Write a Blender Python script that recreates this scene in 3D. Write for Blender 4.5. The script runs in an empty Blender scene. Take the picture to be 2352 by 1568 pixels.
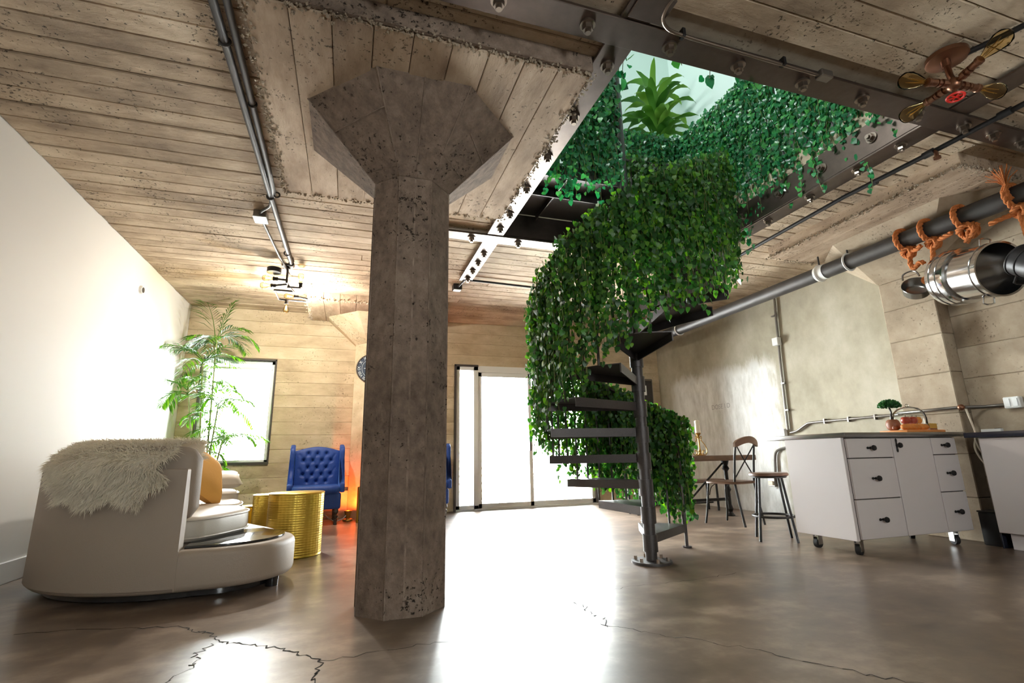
import bpy, bmesh, math, random
import numpy as np
from mathutils import Vector, Matrix, Euler
random.seed(7); RNG = np.random.default_rng(7)
C = bpy.context.scene.collection
S = 0.855                      # layout units -> metres
PI = math.pi
R = math.radians
sc = bpy.context.scene

# ---------------------------------------------------------------- camera
cam = bpy.data.objects.new('camera', bpy.data.cameras.new('camera'))
C.objects.link(cam)
cam.data.sensor_width = 36.0
cam.data.lens = 36.0 * 1140.72 / 2352.0
cam.data.clip_start = 0.02
RT = ((0.95182716, -0.30605034, -0.01892736), (0.05213745, 0.22235868, -0.97356988), (0.30217006, 0.92568343, 0.22760371))
m = Matrix.Identity(4)
for i in range(3):
    m[i][0] = RT[0][i]; m[i][1] = -RT[1][i]; m[i][2] = -RT[2][i]
m[2][3] = 0.9 * S
cam.matrix_world = m
sc.camera = cam

# ---------------------------------------------------------------- world / light / exposure
WORLD_STRENGTH = 34.0
w = bpy.data.worlds.new('overcast_sky'); sc.world = w; w.use_nodes = True
bg = w.node_tree.nodes['Background']
bg.inputs['Color'].default_value = (0.95, 0.975, 1.0, 1); bg.inputs['Strength'].default_value = WORLD_STRENGTH
sc.view_settings.view_transform = 'Standard'; sc.view_settings.look = 'None'
sc.view_settings.exposure = 1.3; sc.view_settings.gamma = 1.0; sc.view_settings.use_curve_mapping = False
try:
    sc.cycles.use_denoising = True; sc.cycles.max_bounces = 10; sc.cycles.diffuse_bounces = 6; sc.cycles.sample_clamp_indirect = 5.0
    sc.cycles.caustics_reflective = False; sc.cycles.caustics_refractive = False
    sc.cycles.transparent_max_bounces = 12
except Exception:
    pass
def portal(loc, size, rot):    # samples the sky through a modelled opening
    l = bpy.data.lights.new('window_portal', 'AREA'); l.shape = 'RECTANGLE'; l.size = size[0]*S; l.size_y = size[1]*S
    l.cycles.is_portal = True
    o = bpy.data.objects.new('window_portal', l); o.location = Vector(loc)*S; o.rotation_euler = rot; C.objects.link(o)
portal((3.2, 9.32, 1.3), (2.9, 2.66), (-PI/2, 0, 0))
portal((-1.75, 9.32, 1.73), (1.2, 1.75), (-PI/2, 0, 0))
portal((1.8, -2.72, 1.95), (.9, .7), (PI/2, 0, 0))  # fill window added behind the camera
portal((-1.1, 3.0, 6.0), (.8, 3.0), (0, -PI/2, 0))
sun = bpy.data.objects.new('sun', bpy.data.lights.new('sun', 'SUN')); C.objects.link(sun)
sun.data.energy = 60.0; sun.data.angle = R(2.0); sun.data.color = (1, .96, .9); sun.rotation_euler = (R(-30), 0, R(-8))

# ---------------------------------------------------------------- mesh helpers
ORG = {}
class MB:
    def __init__(s): s.v = []; s.f = []
    def add(s, vs, fs):
        n = len(s.v); s.v.extend([tuple(p) for p in vs]); s.f.extend([tuple(i+n for i in f) for f in fs]); return s
    def box(s, x0, x1, y0, y1, z0, z1, M=None):
        vs = [Vector(p) for p in ((x0,y0,z0),(x1,y0,z0),(x1,y1,z0),(x0,y1,z0),(x0,y0,z1),(x1,y0,z1),(x1,y1,z1),(x0,y1,z1))]
        if M is not None: vs = [M @ p for p in vs]
        return s.add(vs, [(3,2,1,0),(4,5,6,7),(0,1,5,4),(1,2,6,5),(2,3,7,6),(3,0,4,7)])
    def rbox(s, x0, x1, y0, y1, z0, z1, b=.01, seg=2, M=None):
        bm = bmesh.new(); bmesh.ops.create_cube(bm, size=1)
        for v in bm.verts: v.co = Vector(((x0+x1)/2+v.co.x*(x1-x0), (y0+y1)/2+v.co.y*(y1-y0), (z0+z1)/2+v.co.z*(z1-z0)))
        bmesh.ops.bevel(bm, geom=bm.edges[:], offset=b, segments=seg, affect='EDGES', profile=.5)
        return s.bm(bm, M)
    def bm(s, bm, M=None):
        bm.verts.index_update(); vs = [v.co.copy() for v in bm.verts]; fs = [[v.index for v in f.verts] for f in bm.faces]; bm.free()
        if M is not None: vs = [M @ p for p in vs]
        return s.add(vs, fs)
    def cyl(s, p0, p1, r0, r1=None, n=12, caps=True):
        r1 = r0 if r1 is None else r1
        p0 = Vector(p0); p1 = Vector(p1); d = (p1-p0).normalized()
        a = d.orthogonal().normalized(); b = d.cross(a)
        vs = []
        for p, r in ((p0, r0), (p1, r1)):
            for i in range(n):
                t = 2*PI*i/n; vs.append(p + (a*math.cos(t)+b*math.sin(t))*r)
        fs = [(i, (i+1) % n, n+(i+1) % n, n+i) for i in range(n)]
        if caps: fs += [tuple(range(n-1, -1, -1)), tuple(range(n, 2*n))]
        return s.add(vs, fs)
    def tube(s, pts, r, n=8, caps=True):
        pts = [Vector(p) for p in pts]; m_ = len(pts); vs = []; a = None
        for i, p in enumerate(pts):
            d = (pts[min(i+1, m_-1)] - pts[max(i-1, 0)]).normalized()
            if a is None: a = d.orthogonal().normalized()
            else:
                a = a - d*a.dot(d)
                a = a.normalized() if a.length > 1e-6 else d.orthogonal().normalized()
            b = d.cross(a); rr = r[i] if isinstance(r, (list, tuple)) else r
            for k in range(n):
                t = 2*PI*k/n; vs.append(p + (a*math.cos(t)+b*math.sin(t))*rr)
        fs = []
        for i in range(m_-1):
            for k in range(n): fs.append((i*n+k, i*n+(k+1) % n, (i+1)*n+(k+1) % n, (i+1)*n+k))
        if caps: fs += [tuple(range(n-1, -1, -1)), tuple((m_-1)*n+k for k in range(n))]
        return s.add(vs, fs)
    def lathe(s, prof, o=(0,0,0), n=24, M=None, caps=True):
        o = Vector(o); vs = []; m_ = len(prof)
        for r, z in prof:
            for k in range(n):
                t = 2*PI*k/n; p = Vector((r*math.cos(t), r*math.sin(t), z))
                vs.append((M @ p if M is not None else p) + o)
        fs = []
        for i in range(m_-1):
            for k in range(n): fs.append((i*n+k, i*n+(k+1) % n, (i+1)*n+(k+1) % n, (i+1)*n+k))
        if caps:
            if prof[0][0] > 1e-5: fs.append(tuple(range(n-1, -1, -1)))
            if prof[-1][0] > 1e-5: fs.append(tuple((m_-1)*n+k for k in range(n)))
        return s.add(vs, fs)
    def prism(s, poly, z0, z1, bev=0, M=None):
        n = len(poly)
        if bev <= 0:
            vs = [Vector((x, y, z0)) for x, y in poly] + [Vector((x, y, z1)) for x, y in poly]
            fs = [(i, (i+1) % n, n+(i+1) % n, n+i) for i in range(n)] + [tuple(range(n-1, -1, -1)), tuple(range(n, 2*n))]
        else:
            P = [Vector((x, y)) for x, y in poly]; nrm = []
            for i in range(n):
                t = (P[(i+1) % n]-P[i-1]).normalized(); nrm.append(Vector((t.y, -t.x)))
            rings = []
            for k in range(4): a = PI/2*k/3; rings.append((z0+bev*(1-math.sin(a)), bev*(1-math.cos(a))))
            rings = rings[::-1]
            rings = [(z0+bev*(1-math.sin(PI/2*k/3)), bev*(1-math.cos(PI/2*k/3))) for k in (3,2,1,0)]
            rings += [(z1-bev*(1-math.sin(PI/2*k/3)), bev*(1-math.cos(PI/2*k/3))) for k in (0,1,2,3)]
            vs = []
            for z, ins in rings:
                for p, q in zip(P, nrm): vs.append(Vector((p.x-q.x*ins, p.y-q.y*ins, z)))
            m_ = len(rings); fs = []
            for i in range(m_-1):
                for k in range(n): fs.append((i*n+k, i*n+(k+1) % n, (i+1)*n+(k+1) % n, (i+1)*n+k))
            fs += [tuple(range(n-1, -1, -1)), tuple((m_-1)*n+k for k in range(n))]
        if M is not None: vs = [M @ p for p in vs]
        return s.add(vs, fs)
    def sph(s, c, r, n=12, k=8, sc_=(1,1,1), M=None):
        c = Vector(c); vs = []; fs = []
        for i in range(k+1):
            ph = PI*i/k
            for j in range(n):
                t = 2*PI*j/n; p = Vector((math.sin(ph)*math.cos(t)*sc_[0], math.sin(ph)*math.sin(t)*sc_[1], math.cos(ph)*sc_[2]))*r
                if M is not None: p = M @ p
                vs.append(p+c)
        for i in range(k):
            for j in range(n): fs.append((i*n+j, (i+1)*n+j, (i+1)*n+(j+1) % n, i*n+(j+1) % n))
        return s.add(vs, fs)
    def ring(s, c, r, tr, nrm=(0,0,1), n=28, k=8):
        nv = Vector(nrm).normalized(); a = nv.orthogonal().normalized(); b = nv.cross(a); c = Vector(c); vs = []; fs = []
        for i in range(n):
            t = 2*PI*i/n; d = a*math.cos(t)+b*math.sin(t)
            for j in range(k):
                u = 2*PI*j/k; vs.append(c+d*(r+tr*math.cos(u))+nv*tr*math.sin(u))
        for i in range(n):
            for j in range(k): fs.append((i*k+j, ((i+1) % n)*k+j, ((i+1) % n)*k+(j+1) % k, i*k+(j+1) % k))
        return s.add(vs, fs)
    def build(s, name, mat, parent=None, smooth=35, label=None, fixn=True, kind=None):
        org = ORG.get(parent.name, Vector((0,0,0))) if parent else Vector((0,0,0))
        me = bpy.data.meshes.new(name)
        me.from_pydata([((p[0]-org[0])*S, (p[1]-org[1])*S, (p[2]-org[2])*S) for p in s.v], [], s.f)
        if fixn:
            bm = bmesh.new(); bm.from_mesh(me); bmesh.ops.recalc_face_normals(bm, faces=bm.faces); bm.to_mesh(me); bm.free()
        me.materials.append(mat)
        if smooth:
            me.polygons.foreach_set('use_smooth', [True]*len(me.polygons))
            me.set_sharp_from_angle(angle=R(smooth))
        me.update()
        o = bpy.data.objects.new(name, me); C.objects.link(o)
        if parent: o.parent = parent; ORG[o.name] = org
        else: ORG[o.name] = Vector((0,0,0))
        if label: o['label'] = label
        if kind: o['kind'] = kind
        return o
def tag(o, label, cat, group=None, kind=None):
    o['label'] = label; o['category'] = cat
    if group: o['group'] = group
    if kind: o['kind'] = kind
    return o
def thing(name, label, cat, loc=(0,0,0), rz=0, group=None):
    o = bpy.data.objects.new(name, None); C.objects.link(o); o.empty_display_size = .05
    o.location = Vector(loc)*S; o.rotation_euler = (0,0,rz); ORG[o.name] = Vector(loc)
    return tag(o, label, cat, group, 'thing')
def local(name, label, cat, group=None):     # a thing modelled around the origin, placed later
    return thing(name, label, cat, (0,0,0), 0, group)
def place(o, loc, rz=0):
    o.location = Vector(loc)*S; o.rotation_euler = (0,0,rz)
def struct(o): o['kind'] = 'structure'; return o
def dup(root, loc, rz, label):
    r = root.copy(); C.objects.link(r); place(r, loc, rz); r['label'] = label
    for ch in list(root.children):
        c = ch.copy(); C.objects.link(c); c.parent = r
        for g in list(ch.children):
            d = g.copy(); C.objects.link(d); d.parent = c
    return r
def inst(src, name, parent, loc=None, rot=None, scale=None):   # a piece that shares its mesh with an alike piece
    o = src.copy(); C.objects.link(o); o.name = name; o.parent = parent
    if loc is not None: o.location = loc
    if rot is not None: o.rotation_euler = rot
    if scale is not None: o.scale = scale
    return o
def spline(pts, n=8, closed=False):
    P = [Vector(p) for p in pts]; m_ = len(P); out = []
    rng = range(m_ if closed else m_-1)
    for i in rng:
        if closed: p0,p1,p2,p3 = P[i-1], P[i], P[(i+1) % m_], P[(i+2) % m_]
        else: p0,p1,p2,p3 = P[max(i-1,0)], P[i], P[i+1], P[min(i+2,m_-1)]
        for k in range(n):
            t = k/n; out.append(.5*((2*p1)+(p2-p0)*t+(2*p0-5*p1+4*p2-p3)*t*t+(3*p1-p0-3*p2+p3)*t**3))
    if not closed: out.append(P[-1])
    return out

def text_mesh(name, body, size, mat, center=False, ext=.001):
    cv = bpy.data.curves.new(name, 'FONT'); cv.body = body; cv.size = size*S; cv.extrude = ext
    if center: cv.align_x = 'CENTER'; cv.align_y = 'CENTER'
    t = bpy.data.objects.new(name, cv); C.objects.link(t); bpy.context.view_layer.update()
    me = bpy.data.meshes.new_from_object(t.evaluated_get(bpy.context.evaluated_depsgraph_get())); bpy.data.objects.remove(t)
    me.materials.clear(); me.materials.append(mat); me.name = name
    o = bpy.data.objects.new(name, me); C.objects.link(o); return o

# ---------------------------------------------------------------- materials
def nt(name):
    m_ = bpy.data.materials.new(name); m_.use_nodes = True; t = m_.node_tree
    return m_, t, t.nodes['Principled BSDF']
def N(t, typ, **kw):
    n = t.nodes.new(typ)
    for k, v in kw.items():
        if k in n.inputs: n.inputs[k].default_value = v
        else: setattr(n, k, v)
    return n
def simple(name, col, rough=.5, metal=0, spec=None, bump=0, bscale=60, var=0, coat=0):
    m_, t, b = nt(name)
    b.inputs['Base Color'].default_value = (*col, 1); b.inputs['Roughness'].default_value = rough; b.inputs['Metallic'].default_value = metal
    if spec is not None: b.inputs['Specular IOR Level'].default_value = spec
    if coat: b.inputs['Coat Weight'].default_value = coat
    if bump or var:
        tc = N(t, 'ShaderNodeTexCoord'); nz = N(t, 'ShaderNodeTexNoise', Scale=bscale, Detail=5.0, Roughness=.6)
        t.links.new(tc.outputs['Object'], nz.inputs['Vector'])
        if bump:
            bp = N(t, 'ShaderNodeBump', Strength=bump, Distance=.02); t.links.new(nz.outputs['Fac'], bp.inputs['Height']); t.links.new(bp.outputs['Normal'], b.inputs['Normal'])
        if var:
            mx = N(t, 'ShaderNodeMix', data_type='RGBA'); mx.inputs[6].default_value = (*[c*(1-var) for c in col], 1); mx.inputs[7].default_value = (*[min(1, c*(1+var)) for c in col], 1)
            t.links.new(nz.outputs['Fac'], mx.inputs[0]); t.links.new(mx.outputs[2], b.inputs['Base Color'])
    return m_
def concrete(name, dark, mid, light, grain=(1,1,1), gscale=3.0, rough=.85, bump=.5, voids=.5, vscale=45, rnd=.25, spec=.3):
    """Board-marked concrete: broad blotches, stretched wood-grain streaks, small dark air holes, a random tint per piece."""
    m_, t, b = nt(name); L = t.links.new
    tc = N(t, 'ShaderNodeTexCoord'); oi = N(t, 'ShaderNodeObjectInfo')
    sh = N(t, 'ShaderNodeVectorMath', operation='SCALE'); sh.inputs[0].default_value = (13,7,5); L(oi.outputs['Random'], sh.inputs['Scale'])
    ad = N(t, 'ShaderNodeVectorMath', operation='ADD'); L(tc.outputs['Object'], ad.inputs[0]); L(sh.outputs[0], ad.inputs[1])
    mp = N(t, 'ShaderNodeMapping'); mp.inputs['Scale'].default_value = grain; L(ad.outputs[0], mp.inputs['Vector'])
    n1 = N(t, 'ShaderNodeTexNoise', Scale=gscale, Detail=8.0, Roughness=.68); L(mp.outputs[0], n1.inputs['Vector'])
    n2 = N(t, 'ShaderNodeTexNoise', Scale=1.3, Detail=4.0, Roughness=.6); L(tc.outputs['Object'], n2.inputs['Vector'])
    mth = N(t, 'ShaderNodeMath', operation='MULTIPLY_ADD'); mth.inputs[1].default_value = .55; L(n1.outputs['Fac'], mth.inputs[0])
    m2 = N(t, 'ShaderNodeMath', operation='MULTIPLY'); m2.inputs[1].default_value = .45; L(n2.outputs['Fac'], m2.inputs[0]); L(m2.outputs[0], mth.inputs[2])
    m3 = N(t, 'ShaderNodeMath', operation='MULTIPLY_ADD'); m3.inputs[1].default_value = rnd*.45; L(oi.outputs['Random'], m3.inputs[0])
    m4 = N(t, 'ShaderNodeMath', operation='SUBTRACT'); m4.inputs[1].default_value = rnd*.22; L(mth.outputs[0], m4.inputs[0]); L(m4.outputs[0], m3.inputs[2])
    cr = N(t, 'ShaderNodeValToRGB'); e = cr.color_ramp.elements
    e[0].position = .3; e[0].color = (*dark, 1); e[1].position = .7; e[1].color = (*light, 1)
    k = cr.color_ramp.elements.new(.5); k.color = (*mid, 1)
    L(m3.outputs[0], cr.inputs['Fac'])
    vo = N(t, 'ShaderNodeTexNoise', Scale=vscale, Detail=3.0, Roughness=.7); L(tc.outputs['Object'], vo.inputs['Vector'])
    n3 = N(t, 'ShaderNodeTexNoise', Scale=2.3, Detail=2.0); L(tc.outputs['Object'], n3.inputs['Vector'])
    mk = N(t, 'ShaderNodeMath', operation='MULTIPLY_ADD'); mk.inputs[1].default_value = .35; L(n3.outputs['Fac'], mk.inputs[0]); L(vo.outputs['Fac'], mk.inputs[2])
    vr = N(t, 'ShaderNodeMapRange'); vr.inputs['From Min'].default_value = .82; vr.inputs['From Max'].default_value = .90; L(mk.outputs[0], vr.inputs['Value'])
    vm = N(t, 'ShaderNodeMath', operation='MULTIPLY'); vm.inputs[1].default_value = voids; L(vr.outputs[0], vm.inputs[0])
    mx = N(t, 'ShaderNodeMix', data_type='RGBA'); L(vm.outputs[0], mx.inputs[0]); L(cr.outputs[0], mx.inputs[6]); mx.inputs[7].default_value = (*[c*.3 for c in dark], 1)
    L(mx.outputs[2], b.inputs['Base Color'])
    hs = N(t, 'ShaderNodeMath', operation='MULTIPLY_ADD'); hs.inputs[1].default_value = -1.2; L(vr.outputs[0], hs.inputs[0]); L(n1.outputs['Fac'], hs.inputs[2])
    bp = N(t, 'ShaderNodeBump', Strength=bump, Distance=.02); L(hs.outputs[0], bp.inputs['Height']); L(bp.outputs[0], b.inputs['Normal'])
    b.inputs['Roughness'].default_value = rough; b.inputs['Specular IOR Level'].default_value = spec
    return m_
M_ceil = concrete('board_concrete_x', (.17,.12,.08), (.45,.345,.24), (.76,.64,.48), (1.0,2.4,2.4), 2.0, voids=.9, bump=.9, rnd=.16)
M_ceily = concrete('board_concrete_y', (.19,.125,.08), (.42,.31,.215), (.66,.53,.40), (3.2,1.0,3.2), 2.0, voids=.75, vscale=40, bump=.8, rnd=.3)
M_wallx = concrete('board_wall', (.31,.235,.145), (.53,.425,.28), (.74,.63,.46), (1.0,2.6,2.6), 1.6, voids=.6, rnd=.12, bump=.6)
M_col = concrete('column_concrete', (.09,.062,.046), (.235,.17,.127), (.40,.31,.24), (1,1,.8), 17.0, voids=.95, vscale=42, bump=1.0)
M_pil = concrete('pilaster_concrete', (.24,.185,.13), (.38,.30,.215), (.50,.42,.31), (3,3,3), 1.5, voids=.6)
M_plast = concrete('trowelled_plaster', (.24,.215,.15), (.40,.36,.27), (.56,.52,.42), (2.2,2.2,1.6), .9, rough=.7, bump=.12, voids=.05, rnd=0)
def patch():      # a paler trowelled patch with ragged edges, part of the plaster itself
    t = M_plast.node_tree; L = t.links.new; b = t.nodes['Principled BSDF']; src = b.inputs['Base Color'].links[0].from_socket
    tc = N(t, 'ShaderNodeTexCoord'); sp = N(t, 'ShaderNodeSeparateXYZ'); L(tc.outputs['Object'], sp.inputs[0])
    nz = N(t, 'ShaderNodeTexNoise', Scale=3.5, Detail=8.0, Roughness=.7); mp = N(t, 'ShaderNodeMapping'); mp.inputs['Scale'].default_value = (1, 2.2, .7); L(tc.outputs['Object'], mp.inputs[0]); L(mp.outputs[0], nz.inputs['Vector'])
    def edge(sock, a, c):
        ad = N(t, 'ShaderNodeMath', operation='MULTIPLY_ADD'); ad.inputs[1].default_value = .55; L(nz.outputs[0], ad.inputs[0]); L(sock, ad.inputs[2])
        m = N(t, 'ShaderNodeMapRange', interpolation_type='SMOOTHSTEP'); m.inputs['From Min'].default_value = a*S+.27; m.inputs['From Max'].default_value = c*S+.27; L(ad.outputs[0], m.inputs[0]); return m.outputs[0]
    e = [edge(sp.outputs[1], 5.85, 6.2), edge(sp.outputs[1], 8.75, 8.35), edge(sp.outputs[2], 2.45, 2.2)]
    m = N(t, 'ShaderNodeMath', operation='MULTIPLY'); L(e[0], m.inputs[0]); L(e[1], m.inputs[1]); m2 = N(t, 'ShaderNodeMath', operation='MULTIPLY'); L(m.outputs[0], m2.inputs[0]); L(e[2], m2.inputs[1])
    cr = N(t, 'ShaderNodeValToRGB'); k = cr.color_ramp.elements; k[0].position = .3; k[0].color = (.58,.57,.53,1); k[1].position = .62; k[1].color = (.90,.90,.88,1); L(nz.outputs[0], cr.inputs[0])
    mx = N(t, 'ShaderNodeMix', data_type='RGBA'); L(m2.outputs[0], mx.inputs[0]); L(src, mx.inputs[6]); L(cr.outputs[0], mx.inputs[7]); L(mx.outputs[2], b.inputs['Base Color'])
patch()
M_rub = concrete('broken_concrete_edge', (.22,.16,.11), (.42,.34,.25), (.60,.51,.40), (6,6,6), 4, voids=.4, bump=.9)
M_white = simple('white_paint', (.80,.79,.76), .6, bump=.04, bscale=90)
M_upwhite = simple('cool_white_paint', (.62,.73,.685), .6, bump=.05, bscale=60)
M_frame = simple('white_aluminium', (.82,.83,.82), .35)
M_darkfr = simple('dark_window_reveal', (.055,.045,.04), .6)
M_steel = simple('bolted_steel', (.105,.078,.064), .36, .8, bump=.05, bscale=14, var=.3)
M_bolt = simple('bolt_steel', (.26,.21,.17), .3, .9)
M_stair = simple('dark_stair_steel', (.075,.066,.064), .42, .6, bump=.15, bscale=120, var=.25)
M_pipe = simple('grey_pipe', (.06,.055,.052), .5, .5, var=.3, bscale=9)
M_black = simple('black_iron', (.02,.018,.018), .45, .4)
M_cond = simple('galvanised_conduit', (.24,.22,.20), .33, .85)
M_chrome = simple('polished_steel', (.66,.66,.66), .14, 1.0)
M_leather = simple('cream_leather', (.60,.55,.47), .42, bump=.12, bscale=220)
M_fabric = simple('beige_leather', (.36,.295,.235), .55, bump=.15, bscale=260, var=.06)
M_tray = simple('black_lacquer', (.012,.011,.012), .12, coat=.5)
M_fur = simple('sheepskin_fur', (.86,.76,.63), .9, var=.25, bscale=9)
M_gold = simple('hammered_gold', (.74,.53,.10), .3, 1.0)
M_mirror = simple('mirror_top', (.82,.86,.88), .08, 1.0)
M_pillow = simple('gold_velvet', (.78,.42,.10), .7, bump=.1, bscale=40)
M_blue = simple('blue_velvet', (.010,.05,.27), .55, bump=.12, bscale=60, var=.35)
M_blue.node_tree.nodes['Principled BSDF'].inputs['Sheen Weight'].default_value = .5
M_blue.node_tree.nodes['Principled BSDF'].inputs['Sheen Tint'].default_value = (.2,.4,1,1)
M_darkwood = simple('dark_turned_wood', (.035,.025,.02), .4)
M_wood = simple('brown_wood', (.15,.075,.042), .38, var=.35, bscale=12, bump=.05)
M_board = simple('orange_wood', (.72,.27,.07), .45, var=.2, bscale=14)
M_cab = simple('white_laminate', (.72,.655,.64), .42)
M_top = simple('brushed_steel_top', (.30,.29,.28), .26, .8, var=.15, bscale=18)
M_counter = simple('dark_worktop', (.018,.02,.035), .2)
M_rubber = simple('black_rubber', (.015,.014,.014), .6)
M_rope = simple('orange_rope', (.55,.17,.04), .85, bump=.6, bscale=130, var=.35)
M_bread = simple('bread_crust', (.80,.26,.05), .6, bump=.4, bscale=40, var=.35)
M_fruit = simple('red_apple', (.45,.06,.03), .3, var=.4, bscale=20)
M_clay = simple('brown_clay', (.26,.09,.04), .5, var=.4, bscale=25)
M_cheese = simple('yellow_wedge', (.62,.36,.05), .5)
M_wax = simple('cream_wax', (.78,.68,.52), .5)
M_brass = simple('antique_brass', (.50,.30,.08), .35, .9)
M_red = simple('red_valve_paint', (.75,.03,.02), .35)
M_copper = simple('bronze_pipe', (.23,.105,.06), .35, .85)
M_pvc = simple('white_plastic', (.80,.80,.78), .4)
M_navy = simple('clock_navy', (.03,.045,.075), .5)
M_pale = simple('clock_numerals', (.62,.66,.66), .5)
M_cord = simple('pale_cord', (.62,.52,.40), .6)
M_ink = simple('faded_stencil', (.42,.41,.40), .8)
M_crack = simple('crack_shadow', (.03,.025,.02), .9)
M_terr = simple('terrace_concrete', (.6,.6,.58), .8)
M_stem = simple('plant_stem', (.16,.17,.05), .7)
M_bark = simple('palm_cane', (.30,.32,.12), .6)

def glass():
    m_ = bpy.data.materials.new('clear_glass'); m_.use_nodes = True; t = m_.node_tree; t.nodes.clear()
    o = N(t, 'ShaderNodeOutputMaterial'); tr = N(t, 'ShaderNodeBsdfTransparent'); tr.inputs[0].default_value = (.96,.98,.97,1)
    gl = N(t, 'ShaderNodeBsdfGlossy'); gl.inputs['Roughness'].default_value = .02
    fr = N(t, 'ShaderNodeFresnel'); fr.inputs[0].default_value = 1.45; mx = N(t, 'ShaderNodeMixShader')
    t.links.new(fr.outputs[0], mx.inputs[0]); t.links.new(tr.outputs[0], mx.inputs[1]); t.links.new(gl.outputs[0], mx.inputs[2]); t.links.new(mx.outputs[0], o.inputs[0])
    return m_
M_glass = glass()
M_thin = M_glass.copy(); M_thin.name = 'thin_glass'
for n_ in M_thin.node_tree.nodes:
    if n_.type == 'FRESNEL': n_.inputs[0].default_value = 1.12
def amber():
    m_ = M_thin.copy(); m_.name = 'amber_bulb_glass'
    for n in m_.node_tree.nodes:
        if n.type == 'BSDF_TRANSPARENT': n.inputs[0].default_value = (.98,.87,.64,1)
    return m_
M_amber = amber()
def emit(name, col, st):
    m_ = bpy.data.materials.new(name); m_.use_nodes = True; b = m_.node_tree.nodes['Principled BSDF']
    b.inputs['Emission Color'].default_value = (*col, 1); b.inputs['Emission Strength'].default_value = st; b.inputs['Base Color'].default_value = (*col, 1); return m_
M_fila = emit('warm_filament', (1, .62, .2), 6.0)

def leafmat(name, c0, c1, c2, trans=.35, rough=.42, island=True):
    m_, t, b = nt(name); L = t.links.new
    if island: src = N(t, 'ShaderNodeNewGeometry').outputs['Random Per Island']
    else: src = N(t, 'ShaderNodeObjectInfo').outputs['Random']
    cr = N(t, 'ShaderNodeValToRGB'); e = cr.color_ramp.elements
    e[0].position = 0; e[0].color = (*c0, 1); e[1].position = 1; e[1].color = (*c2, 1); k = e.new(.6); k.color = (*c1, 1)
    L(src, cr.inputs[0]); L(cr.outputs[0], b.inputs['Base Color']); b.inputs['Roughness'].default_value = rough
    tl = N(t, 'ShaderNodeBsdfTranslucent'); hs = N(t, 'ShaderNodeHueSaturation', Saturation=1.1, Value=1.8); L(cr.outputs[0], hs.inputs['Color']); L(hs.outputs[0], tl.inputs[0])
    mx = N(t, 'ShaderNodeMixShader'); mx.inputs[0].default_value = trans
    L(b.outputs[0], mx.inputs[1]); L(tl.outputs[0], mx.inputs[2]); L(mx.outputs[0], t.nodes['Material Output'].inputs[0])
    return m_
M_ivy = leafmat('ivy_leaf', (.014,.055,.012), (.035,.13,.02), (.12,.27,.025))
M_ivyone = leafmat('ivy_leaf_single', (.014,.055,.012), (.035,.13,.02), (.12,.27,.025), island=False)
M_ivyup = leafmat('cool_lit_ivy_leaf', (.012,.09,.035), (.025,.17,.055), (.07,.27,.06), .3, .28)  # both upper ivy materials: cool upstairs light put into the leaf green
M_ivyupone = leafmat('cool_lit_ivy_leaf_single', (.012,.09,.035), (.025,.19,.06), (.08,.30,.06), island=False)
M_palm = leafmat('palm_leaf', (.03,.09,.01), (.07,.18,.015), (.15,.27,.03), .35)
M_drac = leafmat('dracaena_leaf', (.035,.12,.015), (.09,.22,.03), (.17,.31,.05), .25, island=False)
M_mini = leafmat('mini_tree_leaf', (.01,.06,.015), (.02,.11,.025), (.05,.18,.03), .2)

def floor_mat():
    m_, t, b = nt('polished_concrete'); L = t.links.new
    tc = N(t, 'ShaderNodeTexCoord')
    mpf = N(t, 'ShaderNodeMapping'); mpf.inputs['Scale'].default_value = (.7, 1.6, 1); mpf.inputs['Rotation'].default_value = (0, 0, .35); L(tc.outputs['Object'], mpf.inputs[0])
    n1 = N(t, 'ShaderNodeTexNoise', Scale=1.0, Detail=9.0, Roughness=.6); L(mpf.outputs[0], n1.inputs['Vector'])
    n2 = N(t, 'ShaderNodeTexNoise', Scale=5.0, Detail=8.0, Roughness=.65); L(tc.outputs['Object'], n2.inputs['Vector'])
    a = N(t, 'ShaderNodeMath', operation='MULTIPLY_ADD'); a.inputs[1].default_value = .6; L(n1.outputs[0], a.inputs[0])
    a2 = N(t, 'ShaderNodeMath', operation='MULTIPLY'); a2.inputs[1].default_value = .4; L(n2.outputs[0], a2.inputs[0]); L(a2.outputs[0], a.inputs[2])
    cr = N(t, 'ShaderNodeValToRGB'); e = cr.color_ramp.elements
    e[0].position = .32; e[0].color = (.048,.03,.02,1); e[1].position = .66; e[1].color = (.42,.325,.245,1); k = e.new(.5); k.color = (.175,.122,.085,1)
    L(a.outputs[0], cr.inputs[0]); L(cr.outputs[0], b.inputs['Base Color'])
    mr = N(t, 'ShaderNodeMapRange'); mr.inputs['To Min'].default_value = .29; mr.inputs['To Max'].default_value = .36; L(n2.outputs[0], mr.inputs[0]); L(mr.outputs[0], b.inputs['Roughness'])
    bp = N(t, 'ShaderNodeBump', Strength=.03, Distance=.02); L(n1.outputs[0], bp.inputs['Height']); L(bp.outputs[0], b.inputs['Normal'])
    b.inputs['Specular IOR Level'].default_value = .95
    return m_
M_floor = floor_mat()

# ================================================================ STRUCTURE
XL, XR, YN, YF = -2.57, 6.2, -2.6, 8.99
ZC, ZP, ZU = 3.42, 3.29, 3.85
OX0, OX1, OY0, OY1 = 1.56, 4.15, 2.23, 5.03       # stair opening
floor = struct(MB().box(XL-.3, XR+.3, YN-.3, YF+.3, -.2, 0).build('floor', M_floor, smooth=0))
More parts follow.
